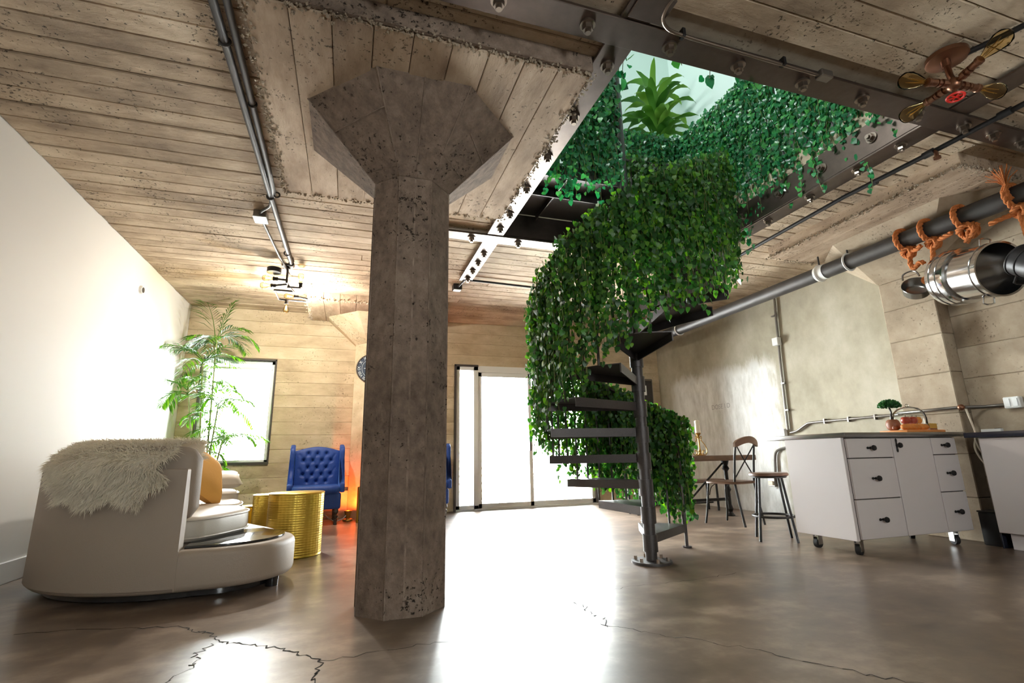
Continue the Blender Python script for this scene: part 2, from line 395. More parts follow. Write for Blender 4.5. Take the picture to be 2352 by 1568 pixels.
# cracks in the slab
def crack(pts, wd=.006):
    b = MB(); P = [Vector((x, y, .0012)) for x, y in pts]; Q = []
    for i in range(len(P)-1):
        for k in range(7):
            q = P[i].lerp(P[i+1], k/7); Q.append(q + Vector((random.uniform(-.02,.02), random.uniform(-.02,.02), 0)))
    Q.append(P[-1])
    for i in range(len(Q)-1):
        d = (Q[i+1]-Q[i]).normalized(); n = Vector((-d.y, d.x, 0))*wd*random.uniform(.3, 1.0)
        b.add([Q[i]-n, Q[i]+n, Q[i+1]+n*.8, Q[i+1]-n*.8], [(0,1,2,3)])
    b.build('crack', M_crack, floor, smooth=0, fixn=False)
# ceiling slab around the opening
b = MB()
b.box(XL-.3, OX0-.02, YN-.3, YF+.3, ZC+.03, ZU); b.box(OX1+.02, XR+.3, YN-.3, YF+.3, ZC+.03, ZU)
b.box(OX0-.02, OX1+.02, YN-.3, OY0-.02, ZC+.03, ZU); b.box(OX0-.02, OX1+.02, OY1+.02, YF+.3, ZC+.03, ZU)
ceiling = struct(b.build('ceiling', M_pil, smooth=0))
def board(x0, x1, y0, y1, z0, z1, mat, parent, ch=.007, jit=.004, name='board'):
    """one plank impression, its long lower edges chamfered so the joints read as grooves"""
    g = .002
    j = random.uniform(-jit, jit)
    MB().rbox(x0+g, x1-g, y0+g, y1-g, z0+j, z1, ch, 1).build(name, mat, parent, smooth=0)
y = YN - .02; k = 0
PITCH = .1815
y = 3.05 - PITCH*31
while y < YF+.1:
    y1 = min(y+PITCH, YF+.02)
    if y1 > YN:
        inside = y1 > OY0-.17 and y < OY1+.17
        cuts = [XL]
        spans = [(XL, OX0-.16), (OX1+.05, XR)] if inside else [(XL, XR)]
        for a, c in spans:
            xs = [a]
            while True:
                nx = xs[-1] + random.uniform(2.6, 4.6)
                if nx > c-.9: break
                xs.append(nx)
            xs.append(c)
            for i in range(len(xs)-1): board(xs[i], xs[i+1], max(y, YN), y1, ZC, ZC+.035, M_ceil, ceiling)
    y += PITCH
# drop panels: boards run the other way
def rough_edge(pts, parent, seed=1, dens=26, amp=.045):
    rnd = random.Random(seed); b = MB()
    for (p, q) in zip(pts[:-1], pts[1:]):
        p = Vector(p); q = Vector(q); L = (q-p).length; d = (q-p)/L
        for i in range(int(L*dens)):
            c = p + d*rnd.uniform(0, L) + Vector((rnd.gauss(0, amp*.45), rnd.gauss(0, amp*.45), rnd.uniform(-.006, .012)))
            r = rnd.uniform(.004, .015); M_ = Euler((rnd.random()*3, rnd.random()*3, rnd.random()*3)).to_matrix()
            vs = [c + M_ @ Vector(v)*r for v in ((1,0,0),(-1,0,0),(0,1.3,0),(0,-.9,0),(0,0,.7),(0,0,-.8))]
            b.add(vs, [(0,2,4),(2,1,4),(1,3,4),(3,0,4),(2,0,5),(1,2,5),(3,1,5),(0,3,5)])
    b.build('rough_edge', M_rub, parent, smooth=0, kind='stuff')
def drop_panel(x0, x1, y0, y1, seed):
    n = max(3, round((x1-x0)/.235)); 
    for i in range(n):
        a = x0+(x1-x0)*i/n; c = x0+(x1-x0)*(i+1)/n
        board(a, c, y0, y1, ZP, ZC+.03, M_ceily, ceiling, .004, .003)
    rough_edge([(x0,y0,ZP),(x1,y0,ZP),(x1,y1,ZP),(x0,y1,ZP),(x0,y0,ZP)], ceiling, seed, 170)
drop_panel(-.665, 1.37, 2.44, 4.50, 1)
MB().rbox(-.672, 1.372, 2.405, 2.44, ZP+.014, ZC+.01, .006, 1).build('edge_shade_band', M_col, ceiling, smooth=0)  # added strip, its dark colour stands in for shade on the panel's near face
drop_panel(-.72, 1.44, 7.75, 8.99, 2)
drop_panel(4.92, 6.2, 2.45, 4.57, 3)

# left wall
wl = struct(MB().box(XL-.3, XL, YN-.3, YF+.3, 0, ZC+.03).build('wall_left', M_white, smooth=0))
struct(MB().rbox(XL, XL+.03, YN, YF, 0, .17, .006, 1).build('baseboard_left', M_white))
wb = thing('wall_grommet', 'small round dark hole cover high on the white wall', 'cover', (XL, 7.0, 3.02))
MB().cyl((XL,7.0,3.02), (XL+.03,7.0,3.02), .055, .05, 20).build('ring', M_pvc, wb); MB().cyl((XL+.03,7.0,3.02), (XL+.034,7.0,3.02), .035, n=16).build('hole', M_darkfr, wb)

# window wall: rows of board marks cut round the openings
WX0, WX1, WZ0, WZ1 = -2.32, -1.215, .885, 2.57
DX0, DX1, DZ1 = 1.80, 4.64, 2.60
wf = struct(MB().box(XL-.3, WX0, YF+.03, YF+.28, 0, ZC).box(WX0, WX1, YF+.03, YF+.28, 0, WZ0).box(WX0, WX1, YF+.03, YF+.28, WZ1, ZC)
            .box(WX1, DX0, YF+.03, YF+.28, 0, ZC).box(DX0, DX1, YF+.03, YF+.28, DZ1, ZC).box(DX1, XR+.3, YF+.03, YF+.28, 0, ZC).build('wall_far', M_wallx, smooth=0))
z = 0; row = [.22,.22,.20,.24,.19,.22,.25,.2,.22,.23,.2,.22,.21,.22,.23,.22]
zs = [0, .215, .43, .66, .885, 1.10, 1.33, 1.54, 1.78, 1.98, 2.19, 2.38, 2.585, 2.80, 3.02, 3.22, ZC]
for z0, z1 in zip(zs[:-1], zs[1:]):
    sp = [(XL, XR)]
    def cut(sp, a, c, lo, hi):
        if z1 <= lo+.01 or z0 >= hi-.01: return sp
        out = []
        for p, q in sp:
            if p < a: out.append((p, min(q, a)))
            if q > c: out.append((max(p, c), q))
        return out
    sp = cut(sp, WX0, WX1, WZ0, WZ1); sp = cut(sp, DX0, DX1, 0, DZ1-.02)
    for p, q in sp:
        j = random.uniform(-.004, .004)
        MB().rbox(p+.001, q-.001, YF+j, YF+.035, z0+.0008, z1-.0008, .004, 1).build('board', M_wallx, wf, smooth=0)
struct(MB().rbox(XL, .03, YF-.10, YF, 0, .43, .012, 2).build('trim_1', M_wallx))
# pilaster and half capital on the window wall
def octo(cx, cy, a, half=False):
    s_ = a*math.tan(PI/8)
    pts = [(cx-s_,cy-a),(cx+s_,cy-a),(cx+a,cy-s_),(cx+a,cy+s_),(cx+s_,cy+a),(cx-s_,cy+a),(cx-a,cy+s_),(cx-a,cy-s_)]
    return pts
def loft(b, p0, z0, p1, z1, caps=True):
    n = len(p0); vs = [(x, y, z0) for x, y in p0]+[(x, y, z1) for x, y in p1]
    fs = [(i, (i+1) % n, n+(i+1) % n, n+i) for i in range(n)]
    if caps: fs += [tuple(range(n-1,-1,-1)), tuple(range(n, 2*n))]
    b.add(vs, fs)
PX = .36
def halfo(a, cy=YF): s_ = a*math.tan(PI/8); return [(PX-a, cy), (PX-a, cy-s_), (PX-s_, cy-a), (PX+s_, cy-a), (PX+a, cy-s_), (PX+a, cy)]
pw = thing('concrete_pilaster', 'concrete half column with flared head on the wall beside the blue armchair', 'column', (PX, YF, 0))
MB().prism(halfo(.33), 0, 2.86).build('shaft', M_wallx, pw, smooth=0)
b = MB(); loft(b, halfo(.33), 2.86, halfo(.80), ZP); b.build('capital', M_wallx, pw, smooth=0)

# right wall: plaster infill, pilaster, board-marked end
wr = struct(MB().box(XR, XR+.3, YN-.3, YF+.3, 0, ZC+.03).build('wall_right', M_plast, smooth=0))
zz = [0,.3,.62,.95,1.3,1.62,1.95,2.3,2.62,2.95,ZC]
for z0, z1 in zip(zz[:-1], zz[1:]):
    MB().rbox(XR-.03+random.uniform(-.004,.004), XR+.01, YN, 3.5, z0+.001, z1-.001, .006, 1).build('board', M_pil, wr, smooth=0)
lt = text_mesh('lettering', 'DOSE I D', .115, M_ink, ext=.0005)
lt.matrix_world = Matrix(((0,0,-1,(XR-.001)*S),(-1,0,0,7.46*S),(0,1,0,1.67*S),(0,0,0,1))); lt.parent = wr
pr = thing('concrete_pilaster', 'tan concrete pilaster with flared capital behind the hanging pots', 'column', (XR, 3.78, 0))
zz = [0,.42,.85,1.27,1.7,2.12,2.5,2.84]
for z0, z1 in zip(zz[:-1], zz[1:]): MB().rbox(6.0, XR+.02, 3.50, 4.06, z0+.001, z1-.001, .008, 1).build('board', M_pil, pr, smooth=0)
b = MB(); loft(b, [(6.0,3.50),(6.0,3.50),(6.0,4.06),(6.0,4.06),(XR,4.06),(XR,3.50)], 2.84, [(5.75,2.55),(5.36,2.9),(5.36,4.05),(5.75,4.5),(XR,4.5),(XR,2.55)], ZP)
b.build('capital', M_pil, pr, smooth=0)

# wall behind the camera; its unseen window is added for fill light
wn = struct(MB().box(XL-.3, XR+.3, YN-.3, YN, 0, 1.5).box(XL-.3, XR+.3, YN-.3, YN, 2.4, ZC+.03).box(XL-.3, 1.35, YN-.3, YN, 1.5, 2.4).box(2.25, XR+.3, YN-.3, YN, 1.5, 2.4).build('wall_near', M_white, smooth=0))
b = MB()
for x in (1.35, 1.76, 2.17): b.box(x, x+.08, YN-.2, YN-.12, 1.5, 2.4)
b.box(1.35, 2.25, YN-.2, YN-.12, 1.5, 1.56).box(1.35, 2.25, YN-.2, YN-.12, 2.34, 2.4)
w2 = struct(b.build('fill_window', M_frame, smooth=0)); MB().box(1.4, 2.2, YN-.165, YN-.155, 1.54, 2.36).build('pane', M_glass, w2, smooth=0)

# upper room
UX, UY, ZT = 4.94, 6.1, 8.4
struct(MB().box(-1.0, UX+.2, UY, UY+.2, ZU, ZT).build('wall_upper_far', M_upwhite, smooth=0))
struct(MB().box(UX, UX+.2, -.6, UY, ZU, ZT).build('wall_upper_right', M_upwhite, smooth=0))
struct(MB().box(-1.2, UX+.2, -.8, UY+.2, ZT, ZT+.2).build('ceiling_upper', M_upwhite, smooth=0))
b = MB()
struct(MB().box(-1.2, -1.0, -.8, UY+.2, ZU, 5.6).box(-1.2, -1.0, -.8, UY+.2, 6.4, ZT).box(-1.2, -1.0, -.8, 1.5, 5.6, 6.4).box(-1.2, -1.0, 4.5, UY+.2, 5.6, 6.4).build('wall_upper_left', M_upwhite, smooth=0))
struct(MB().box(-1.0, UX+.2, -.8, -.6, ZU, ZT).build('wall_upper_near', M_upwhite, smooth=0))
for yy in (1.5, 2.96, 4.42): b.box(-1.14, -1.06, yy, yy+.08, 5.6, 6.4)
b.box(-1.14, -1.06, 1.5, 4.5, 5.6, 5.66).box(-1.14, -1.06, 1.5, 4.5, 6.34, 6.4)
w3 = struct(b.build('window_3', M_frame, smooth=0)); MB().box(-1.105, -1.095, 1.55, 4.45, 5.65, 6.35).build('pane', M_glass, w3, smooth=0)

# left window
f = .045
b = MB(); y0, y1 = YF-.0, YF+.13
win = struct(MB().box(WX0, WX0+.02, y0-.01, YF+.28, WZ0, WZ1).box(WX1-.02, WX1, y0-.01, YF+.28, WZ0, WZ1).box(WX0, WX1, y0-.01, YF+.28, WZ1-.02, WZ1).box(WX0, WX1, y0-.02, YF+.28, WZ0-.02, WZ0+.02).build('window_1', M_darkfr, smooth=0))
b = MB(); a0, a1, c0, c1 = WX0+.02, WX1-.02, WZ0+.02, WZ1-.02
b.rbox(a0, a0+.06, YF+.06, YF+.13, c0, c1, .006).rbox(a1-.06, a1, YF+.06, YF+.13, c0, c1, .006).rbox(a0, a1, YF+.06, YF+.13, c0, c0+.04, .006).rbox(a0, a1, YF+.06, YF+.13, c1-.06, c1, .006)
b.build('frame', M_frame, win); MB().box(a0+.05, a1-.05, YF+.09, YF+.1, c0+.03, c1-.05).build('pane', M_glass, win, smooth=0)
MB().rbox(a0+.04, a1-.04, YF+.04, YF+.09, c1-.15, c1-.11, .008).build('blind_rail', M_frame, win)

# sliding door
b = MB().box(DX0, DX0+.035, YF-.03, YF+.2, 0, DZ1).box(DX0, DX0+.45, YF-.03, YF+.2, DZ1-.02, DZ1+.012).box(DX1-.03, DX1, YF-.03, YF+.2, 0, DZ1)
dr = struct(b.build('door_1', M_darkfr, smooth=0))
b = MB(); xl = DX0+.035
b.rbox(xl, xl+.07, YF+.0, YF+.12, 0, DZ1-.02, .005).rbox(xl+.33, xl+.42, YF+.0, YF+.12, 0, DZ1-.02, .005).rbox(xl, xl+.42, YF, YF+.12, DZ1-.09, DZ1-.02, .005).rbox(xl, xl+.42, YF, YF+.12, 0, .09, .005)
b.build('side_light_frame', M_frame, dr); MB().box(xl+.06, xl+.34, YF+.05, YF+.06, .08, DZ1-.08).build('pane', M_glass, dr, smooth=0)
xd0, xd1 = xl+.42, DX1-.03; xm = xd0+1.02
for i, (p, q, yy) in enumerate(((xd0, xm+.04, YF+.02), (xm-.03, xd1, YF+.08))):
    b = MB(); b.rbox(p, p+.07, yy, yy+.05, .03, DZ1-.12, .005).rbox(q-.07, q, yy, yy+.05, .03, DZ1-.12, .005).rbox(p, q, yy, yy+.05, .03, .11, .005).rbox(p, q, yy, yy+.05, DZ1-.2, DZ1-.12, .005)
    o = b.build('sliding_leaf', M_frame, dr); MB().box(p+.06, q-.06, yy+.02, yy+.03, .1, DZ1-.19).build('pane', M_glass, o, smooth=0)
    if i == 0: MB().rbox(xm-.03, xm+.0, yy-.04, yy, 1.02, 1.3, .008).build('handle', M_darkfr, o)
MB().box(xd0, xd1, YF-.0, YF+.14, DZ1-.12, DZ1).box(xl, xd1, YF-.02, YF+.16, 0, .03).build('track', M_frame, dr, smooth=0)

# outside: terrace and its slatted parapet
struct(MB().box(-6, 12, YF+.3, 10.7, -.25, -.05).build('floor_terrace', M_terr, smooth=0))
fe = thing('terrace_fence', 'white open-slatted parapet on the terrace outside the glass door', 'fence', (3.2, 10.6, -.05))
for x in np.arange(-5.4, 12, 1.7): MB().box(x, x+.08, 10.58, 10.66, -.05, 1.25).build('post', M_frame, fe, smooth=0)
for i in range(8): MB().box(-5.4, 11.9, 10.56, 10.58, .05+i*.155, .05+i*.155+.05).build('slat', M_frame, fe, smooth=0)


# ================================================================ COLUMN
CX, CY = .355, 3.49
col = thing('concrete_column', 'thick octagonal concrete column with a flared mushroom head in the middle of the room', 'column', (CX, CY, 0))
b = MB(); b.prism(octo(CX, CY, .265), 0, 2.85); b.build('shaft', M_col, col, smooth=0)
b = MB(); loft(b, octo(CX, CY, .27), 2.85, octo(CX-.01, CY-.02, .73), ZP+.005); b.build('capital', M_col, col, smooth=0)
ob, ot = octo(CX, CY, .272), octo(CX-.01, CY-.02, .732)
def capq(f_, u, t):
    a = Vector((*ob[f_], 2.85)).lerp(Vector((*ob[(f_+1) % 8], 2.85)), u); c = Vector((*ot[f_], ZP)).lerp(Vector((*ot[(f_+1) % 8], ZP)), u); return a.lerp(c, t)
for f_, u0, t0, u1, t1 in ((0,.5,.0,.5,1.0),(7,.0,.62,1.0,.66),(1,.0,.30,1.0,.22),(1,.35,.66,1.0,.52),(7,.0,.14,1.0,.10),(0,.0,.0,.0,1),(1,.0,.0,.0,1),(7,.0,.0,.0,1),(2,.0,.0,.0,1)):
    MB().tube([capq(f_, u0, t0), capq(f_, u1, t1)], .0045, 5).build('form_seam', M_col, col, smooth=0)
for x, y in octo(CX, CY, .266): MB().box(x-.004, x+.004, y-.004, y+.004, 0, 2.85).build('form_seam', M_col, col, smooth=0)
MB().box(CX-.006, CX+.006, CY-.2675, CY-.264, 0.05, 2.84).build('form_seam', M_col, col, smooth=0)

# ================================================================ STEEL BEAMS
bolt_b = MB()
bolt_b.cyl((0,0,0), (0,0,-.012), .046, n=20).cyl((0,0,-.012), (0,0,-.045), .032, n=6).cyl((0,0,-.045), (0,0,-.065), .018, n=10)
bolt_src = None
BG = 'bolted steel beams round the stair opening'
def beam(label, org, boxes, bolts, bolt_rot=None):
    global bolt_src
    t = thing('steel_beam', label, 'beam', org, 0, BG)
    for nm, bx in boxes: MB().rbox(*bx, .004, 1).build(nm, M_steel, t, smooth=0)
    for bo in bolts:
        p, rot = (bo[:3], (0,0,0)) if len(bo) == 3 else (bo[:3], bo[3])
        if bolt_src is None:
            o = bolt_b.build('bolt', M_bolt, None); o.parent = t; bolt_src = o
        else: o = inst(bolt_src, 'bolt', t)
        o.location = (Vector(p)-Vector(org))*S; o.rotation_euler = rot
    return t
zf = 3.37
beam('steel beam with domed bolts along the left edge of the stair opening, nearest the column', (1.465, 3, zf),
     [('flange', (1.37, 1.56, YN, 6.58, zf, zf+.02)), ('web', (1.535, 1.56, 2.2, 5.05, zf+.02, zf+.30))],
     [(1.47, y, zf) for y in (-1.6,-1.07,-.53,0,.53,1.06,1.6,2.40,2.92,3.44,3.97,4.49,4.84,5.55,5.85,6.15,6.45)])
beam('steel beam with domed bolts crossing the ceiling in front of the stair opening', (2.8, 2.13, zf),
     [('flange', (-.9, XR, 2.05, 2.24, zf-.012, zf+.012)), ('web', (1.56, 4.15, 2.215, 2.24, zf+.02, zf+.30))],
     [(x, 2.14, zf-.012) for x in (-.5,.1,.66,1.20,1.76,2.28,2.82,3.37,3.93,4.45,4.8,5.15,5.7)])
beam('far steel beam running from behind the column past the back of the stair opening', (2.8, 5.12, zf),
     [('flange', (.45, 4.36, 5.03, 5.22, zf-.012, zf+.012)), ('web', (1.56, 4.15, 5.03, 5.055, zf+.02, zf+.30))],
     [(x, 5.12, zf-.012) for x in (.66,1.21,1.77,2.33,2.9,3.5,4.0)])
beam('steel beam with blue-lit inner face along the kitchen edge of the stair opening', (4.25, 3, zf),
     [('flange', (4.15, 4.35, YN, 5.9, zf, zf+.02)), ('web', (4.15, 4.175, 2.2, 5.05, zf+.02, zf+.30))],
     [(4.24, y, zf) for y in (-1,-.4,.2,.8,1.4,2.47,2.85,3.35,3.88,4.4,4.8,5.5)] + [(4.15, y, zf+.15, (0, PI/2, 0)) for y in (2.62,3.1,3.6,4.1,4.6)])
# weld plate at the near left crossing
MB().rbox(1.40, 1.62, 1.86, 2.03, zf-.012, zf+.01, .004, 1).build('splice_plate', M_steel, bpy.data.objects['steel_beam.001'], smooth=0)

# ================================================================ SPIRAL STAIR
SX, SY, RT_ = 2.53, 4.0, .86
st = thing('spiral_staircase', 'dark steel spiral staircase round a central post, rising through the ceiling opening', 'staircase', (SX, SY, 0))
def pol(r, th, z): return Vector((SX+r*math.cos(R(th)), SY+r*math.sin(R(th)), z))
b = MB().cyl((SX,SY,.02), (SX,SY,5.2), .05, n=20); b.build('pole', M_stair, st)
b = MB().cyl((SX,SY,0), (SX,SY,.02), .17, n=28); b.build('base_plate', M_stair, st)
for k in range(6):
    p = pol(.135, k*60+20, .02); MB().cyl(p, p+Vector((0,0,.03)), .014, n=6).build('anchor_bolt', M_bolt, st)
DT, DZ = 27.5, .23
NT = 16
def rail_z(th): return .22 + DZ*(th-34)/DT + 1.03
for i in range(NT-1):
    a0 = 34+DT*i; a1 = a0+DT+3; z = .22+DZ*i
    b = MB(); rin = .05
    n = 4; top = [pol(rin, a0+8, z)] + [pol(RT_, a0+(a1-a0)*k/n, z) for k in range(n+1)] + [pol(rin, a1-8, z)]
    vs = top + [p-Vector((0,0,.008)) for p in top]; m_ = len(top)
    b.add(vs, [tuple(range(m_)), tuple(range(2*m_-1, m_-1, -1))]+[(q, m_+q, m_+(q+1) % m_, (q+1) % m_) for q in range(m_)])
    # folded edges front and back
    for a in (a0, a1):
        p0 = pol(rin, a, z); p1 = pol(RT_, a, z); d = (p1-p0).normalized(); nn = Vector((-d.y, d.x, 0))*.005; dn = Vector((0,0,-.075))
        vs = [p0-nn, p0+nn, p1+nn, p1-nn]; vs = [v+Vector((0,0,.001)) for v in vs]; vs += [v+dn for v in vs]
        b.add(vs, [(0,1,2,3),(7,6,5,4),(0,4,5,1),(1,5,6,2),(2,6,7,3),(3,7,4,0)])
    b.cyl((SX,SY,z-.13), (SX,SY,z+.01), .062, n=20)
    b.build('tread', M_stair, st, smooth=30)
    for q in range(3):
        a = a0+1+q*DT/3; zb = z-.085 if q == 0 else z-.01
        MB().cyl(pol(RT_+.012, a, zb), pol(RT_+.012, a, rail_z(a)), .011, n=8).build('baluster', M_stair, st)
p = pol(RT_+.012, 34, 0); MB().cyl(p, (p.x, p.y, rail_z(34)), .016, n=10).cyl(p, p+Vector((0,0,.012)), .045, n=12).build('newel_post', M_stair, st)
MB().tube([pol(RT_+.012, a, rail_z(a)) for a in np.arange(30, 34+DT*(NT-1)+6, 6)], .02, 8).build('handrail', M_stair, st)
# landing in the back left corner of the opening
zl = .22+DZ*(NT-1)+.02
b = MB().box(1.56, SX+.05, 4.0, 5.03, zl-.01, zl)
b.box(1.56, SX, 3.995, 4.005, zl-.13, zl).box(SX+.02, SX+.05, 4.0, 5.03, zl-.13, zl).box(1.6, SX, 4.42, 4.43, zl-.10, zl-.01).box(1.95, 1.96, 4.0, 5.0, zl-.08, zl-.01)
b.build('landing', M_stair, st, smooth=0)

# guard rails upstairs
def guard(label, pts, org):
    t = thing('guard_rail', label, 'railing', org, 0, 'steel guard rails upstairs round the stair opening')
    P = [Vector(p) for p in pts]; ln = (P[1]-P[0]).length; n = max(1, round(ln/.14)); hgt = 1.22
    MB().tube([P[0]+Vector((0,0,hgt)), P[1]+Vector((0,0,hgt))], .02, 8).build('top_rail', M_stair, t)
    MB().tube([P[0]+Vector((0,0,.1)), P[1]+Vector((0,0,.1))], .012, 6).build('bottom_rail', M_stair, t)
    for i in range(n+1):
        p = P[0].lerp(P[1], i/n); MB().cyl(p, p+Vector((0,0,hgt)), .010 if i % 6 else .016, n=6).build('baluster', M_stair, t)
guard('upstairs guard rail under the ivy above the kitchen side of the opening', [(4.22, 2.28, ZU), (4.22, 5.08, ZU)], (4.22, 3.6, ZU))
guard('upstairs guard rail under the ivy at the back of the opening', [(SX+.1, 5.10, ZU), (4.22, 5.10, ZU)], (3.3, 5.1, ZU))
guard('upstairs guard rail on the stair landing left of the central post', [(1.6, 4.0, zl), (SX-.03, 4.0, zl)], (2.0, 4.0, zl))

# ================================================================ IVY
LEAFV = np.array([(0,0,0),(.27,.10,.02),(.50,-.16,.06),(.36,-.58,.03),(0,-1,-.04),(-.36,-.58,.03),(-.50,-.16,.06),(-.27,.10,.02),(0,-.40,.10)], float)
LEAFF = [(8,0,1),(8,1,2),(8,2,3),(8,3,4),(8,4,5),(8,5,6),(8,6,7),(8,7,0)]
lf_me = None
def leaf_mesh(name, mat):
    me = bpy.data.meshes.new(name); me.from_pydata([tuple(v*S) for v in LEAFV], [], LEAFF); me.materials.append(mat)
    me.polygons.foreach_set('use_smooth', [True]*len(me.polygons)); me.update(); return me
LM_ivy = leaf_mesh('leaf', M_ivyone); LM_up = leaf_mesh('leaf', M_ivyupone)
CAMP = Vector((0, 0, .9))
def leaf_frame(out, rnd, tilt=.55):
    """leaf hangs tip down, face turned roughly outwards"""
    y = Vector((rnd.gauss(0,.35), rnd.gauss(0,.35), 1)).normalized()
    n = (out + Vector((rnd.gauss(0,tilt), rnd.gauss(0,tilt), rnd.gauss(.25,.4)))).normalized()
    x = y.cross(n).normalized(); n = x.cross(y)
    return Matrix((x, y, n)).transposed()
def ivy(label, org, rails, mat, me1, seed, size=.062, group=None, n_parts=300, step=.034):
    """rails: list of (point, outward normal, drop length)"""
    rnd = random.Random(seed); t = thing('ivy', label, 'ivy', org, 0, group)
    leaves = []; stems = MB(); O = Vector(org)
    for p, out, drop in rails:
        L = drop*rnd.uniform(.84, 1.07)
        if rnd.random() < .10: L *= 1.16
        pos = Vector(p) + out*rnd.uniform(-.01, .05); tng = Vector((-out.y, out.x, 0))
        pts = []; s = 0; wob = rnd.uniform(0, 6)
        while s < L:
            q = pos + tng*(.018*math.sin(wob+s*7)) + out*(.03*math.sin(wob*1.7+s*5)) + Vector((0,0,-s)); pts.append(q)
            if rnd.random() < .93:
                c = q + tng*rnd.gauss(0,.022) + out*rnd.gauss(.012,.022)
                leaves.append((c, leaf_frame(out if rnd.random() < .62 else -out, rnd), size*rnd.uniform(.62, 1.22)))
            s += step*rnd.uniform(.75, 1.3)
        if len(pts) > 2: stems.tube(pts[::2]+[pts[-1]], .0028, 3, False)
    stems.build('vine_stems', M_stem, t, smooth=60, fixn=False, kind='stuff')
    leaves.sort(key=lambda l: (l[0]-CAMP).length)
    near = leaves[:n_parts]; rest = leaves[n_parts:]
    for c, F, s in near:
        o = bpy.data.objects.new('leaf', me1); C.objects.link(o); o.parent = t
        o.matrix_local = Matrix.Translation((c-O)*S) @ (F*s).to_4x4()
    V = np.concatenate([LEAFV @ np.array(F*s).T + np.array(c-O) for c, F, s in rest])*S
    fs = np.array(LEAFF); Fi = (fs[None]+9*np.arange(len(rest))[:,None,None]).reshape(-1, 3)
    me = bpy.data.meshes.new('foliage'); me.from_pydata(V.tolist(), [], Fi.tolist()); me.materials.append(mat)
    me.polygons.foreach_set('use_smooth', [True]*len(me.polygons)); me.update()
    o = bpy.data.objects.new('foliage', me); C.objects.link(o); o.parent = t; o['kind'] = 'stuff'
    return t
rails = []
th = 30.0
while th < 34+DT*(NT-1)+4:
    out = Vector((math.cos(R(th)), math.sin(R(th)), 0))
    zt = rail_z(th)+.03
    drop = 1.16 if th > 75 else 1.06+.08*math.sin(th)
    if 150 < th < 215: drop = 1.28
    drop = min(drop, zt-.1)
    rails.append((pol(RT_+.05, th, zt), out, drop))
    if random.random() < .8: rails.append((pol(RT_+.065, th+random.uniform(-1,1), zt+.02), out, drop*random.uniform(.35,.85)))
    if random.random() < .3: rails.append((pol(RT_-.02, th+random.uniform(-1,1), zt+.01), -out, drop*random.uniform(.3,.85)))
    if th < 75: rails.append((pol(RT_-.035, th+random.uniform(-1,1), zt+.03), -out, drop*random.uniform(.55,.9)))
    for q_ in range(2 if th < 95 else 0): rails.append((pol(RT_+.09, th+random.uniform(-2,2), zt+.03), out, drop*random.uniform(.6,1.0)))
    th += 1.35
ivy('dense green ivy trailing from the handrail of the spiral stair', (SX, SY, 1.6), rails, M_ivy, LM_ivy, 3, .045, step=.024)
def straight(p, q, out, drop, n, jit=.08, dens2=.8, bot=None):
    res = []; p = Vector(p); q = Vector(q); out = Vector(out)
    for i in range(n):
        c = p.lerp(q, (i+random.random())/n); res.append((c+Vector((0,0,random.uniform(-.02,.05))), out, drop*random.uniform(1-jit, 1+jit)))
        if random.random() < dens2: res.append((c+Vector((0,0,random.uniform(-.05,.06))), out, drop*random.uniform(.4,.8)))
    return res
UG = 'ivy on the upstairs guard rails'
zt = ZU+1.27
ivy('bright ivy over the upstairs rail on the kitchen side, beside the blue-lit beam', (4.2, 3.6, ZU+.6), straight((4.18,2.28,zt),(4.18,5.08,zt),(-1,0,0),1.54,130,.14,1.0), M_ivyup, LM_up, 4, .049, UG, step=.027)
ivy('ivy along the upstairs rail at the back, below the dracaena', (3.4, 5.05, ZU+.6), straight((SX-.1,5.06,zt-.03),(4.2,5.06,zt-.03),(0,-1,0),1.35,75,.12,.9), M_ivyup, LM_up, 5, .05, UG, step=.027)
ivy('ivy hanging from the landing rail left of the central post', (2.0, 3.97, zl+.5), straight((1.6,3.96,zl+1.26),(SX-.06,3.96,zl+1.26),(0,-1,0),1.42,48,.12,.9), M_ivyup, LM_up, 6, .052, UG, step=.03)
ivy('few loose ivy tips dangling over the near steel beam', (2.2, 2.26, ZU), [((x, 2.27, 3.9), Vector((0,1,0)), dd) for x, dd in ((1.68,.5),(1.98,.50),(2.0,.42),(2.22,.52),(2.24,.45),(2.45,.54))] + [((1.60, y, 3.9), Vector((1,0,0)), dd) for y, dd in ((2.52,.56),(2.6,.46),(2.56,.5))], M_ivyup, LM_up, 8, .065, UG, n_parts=60)

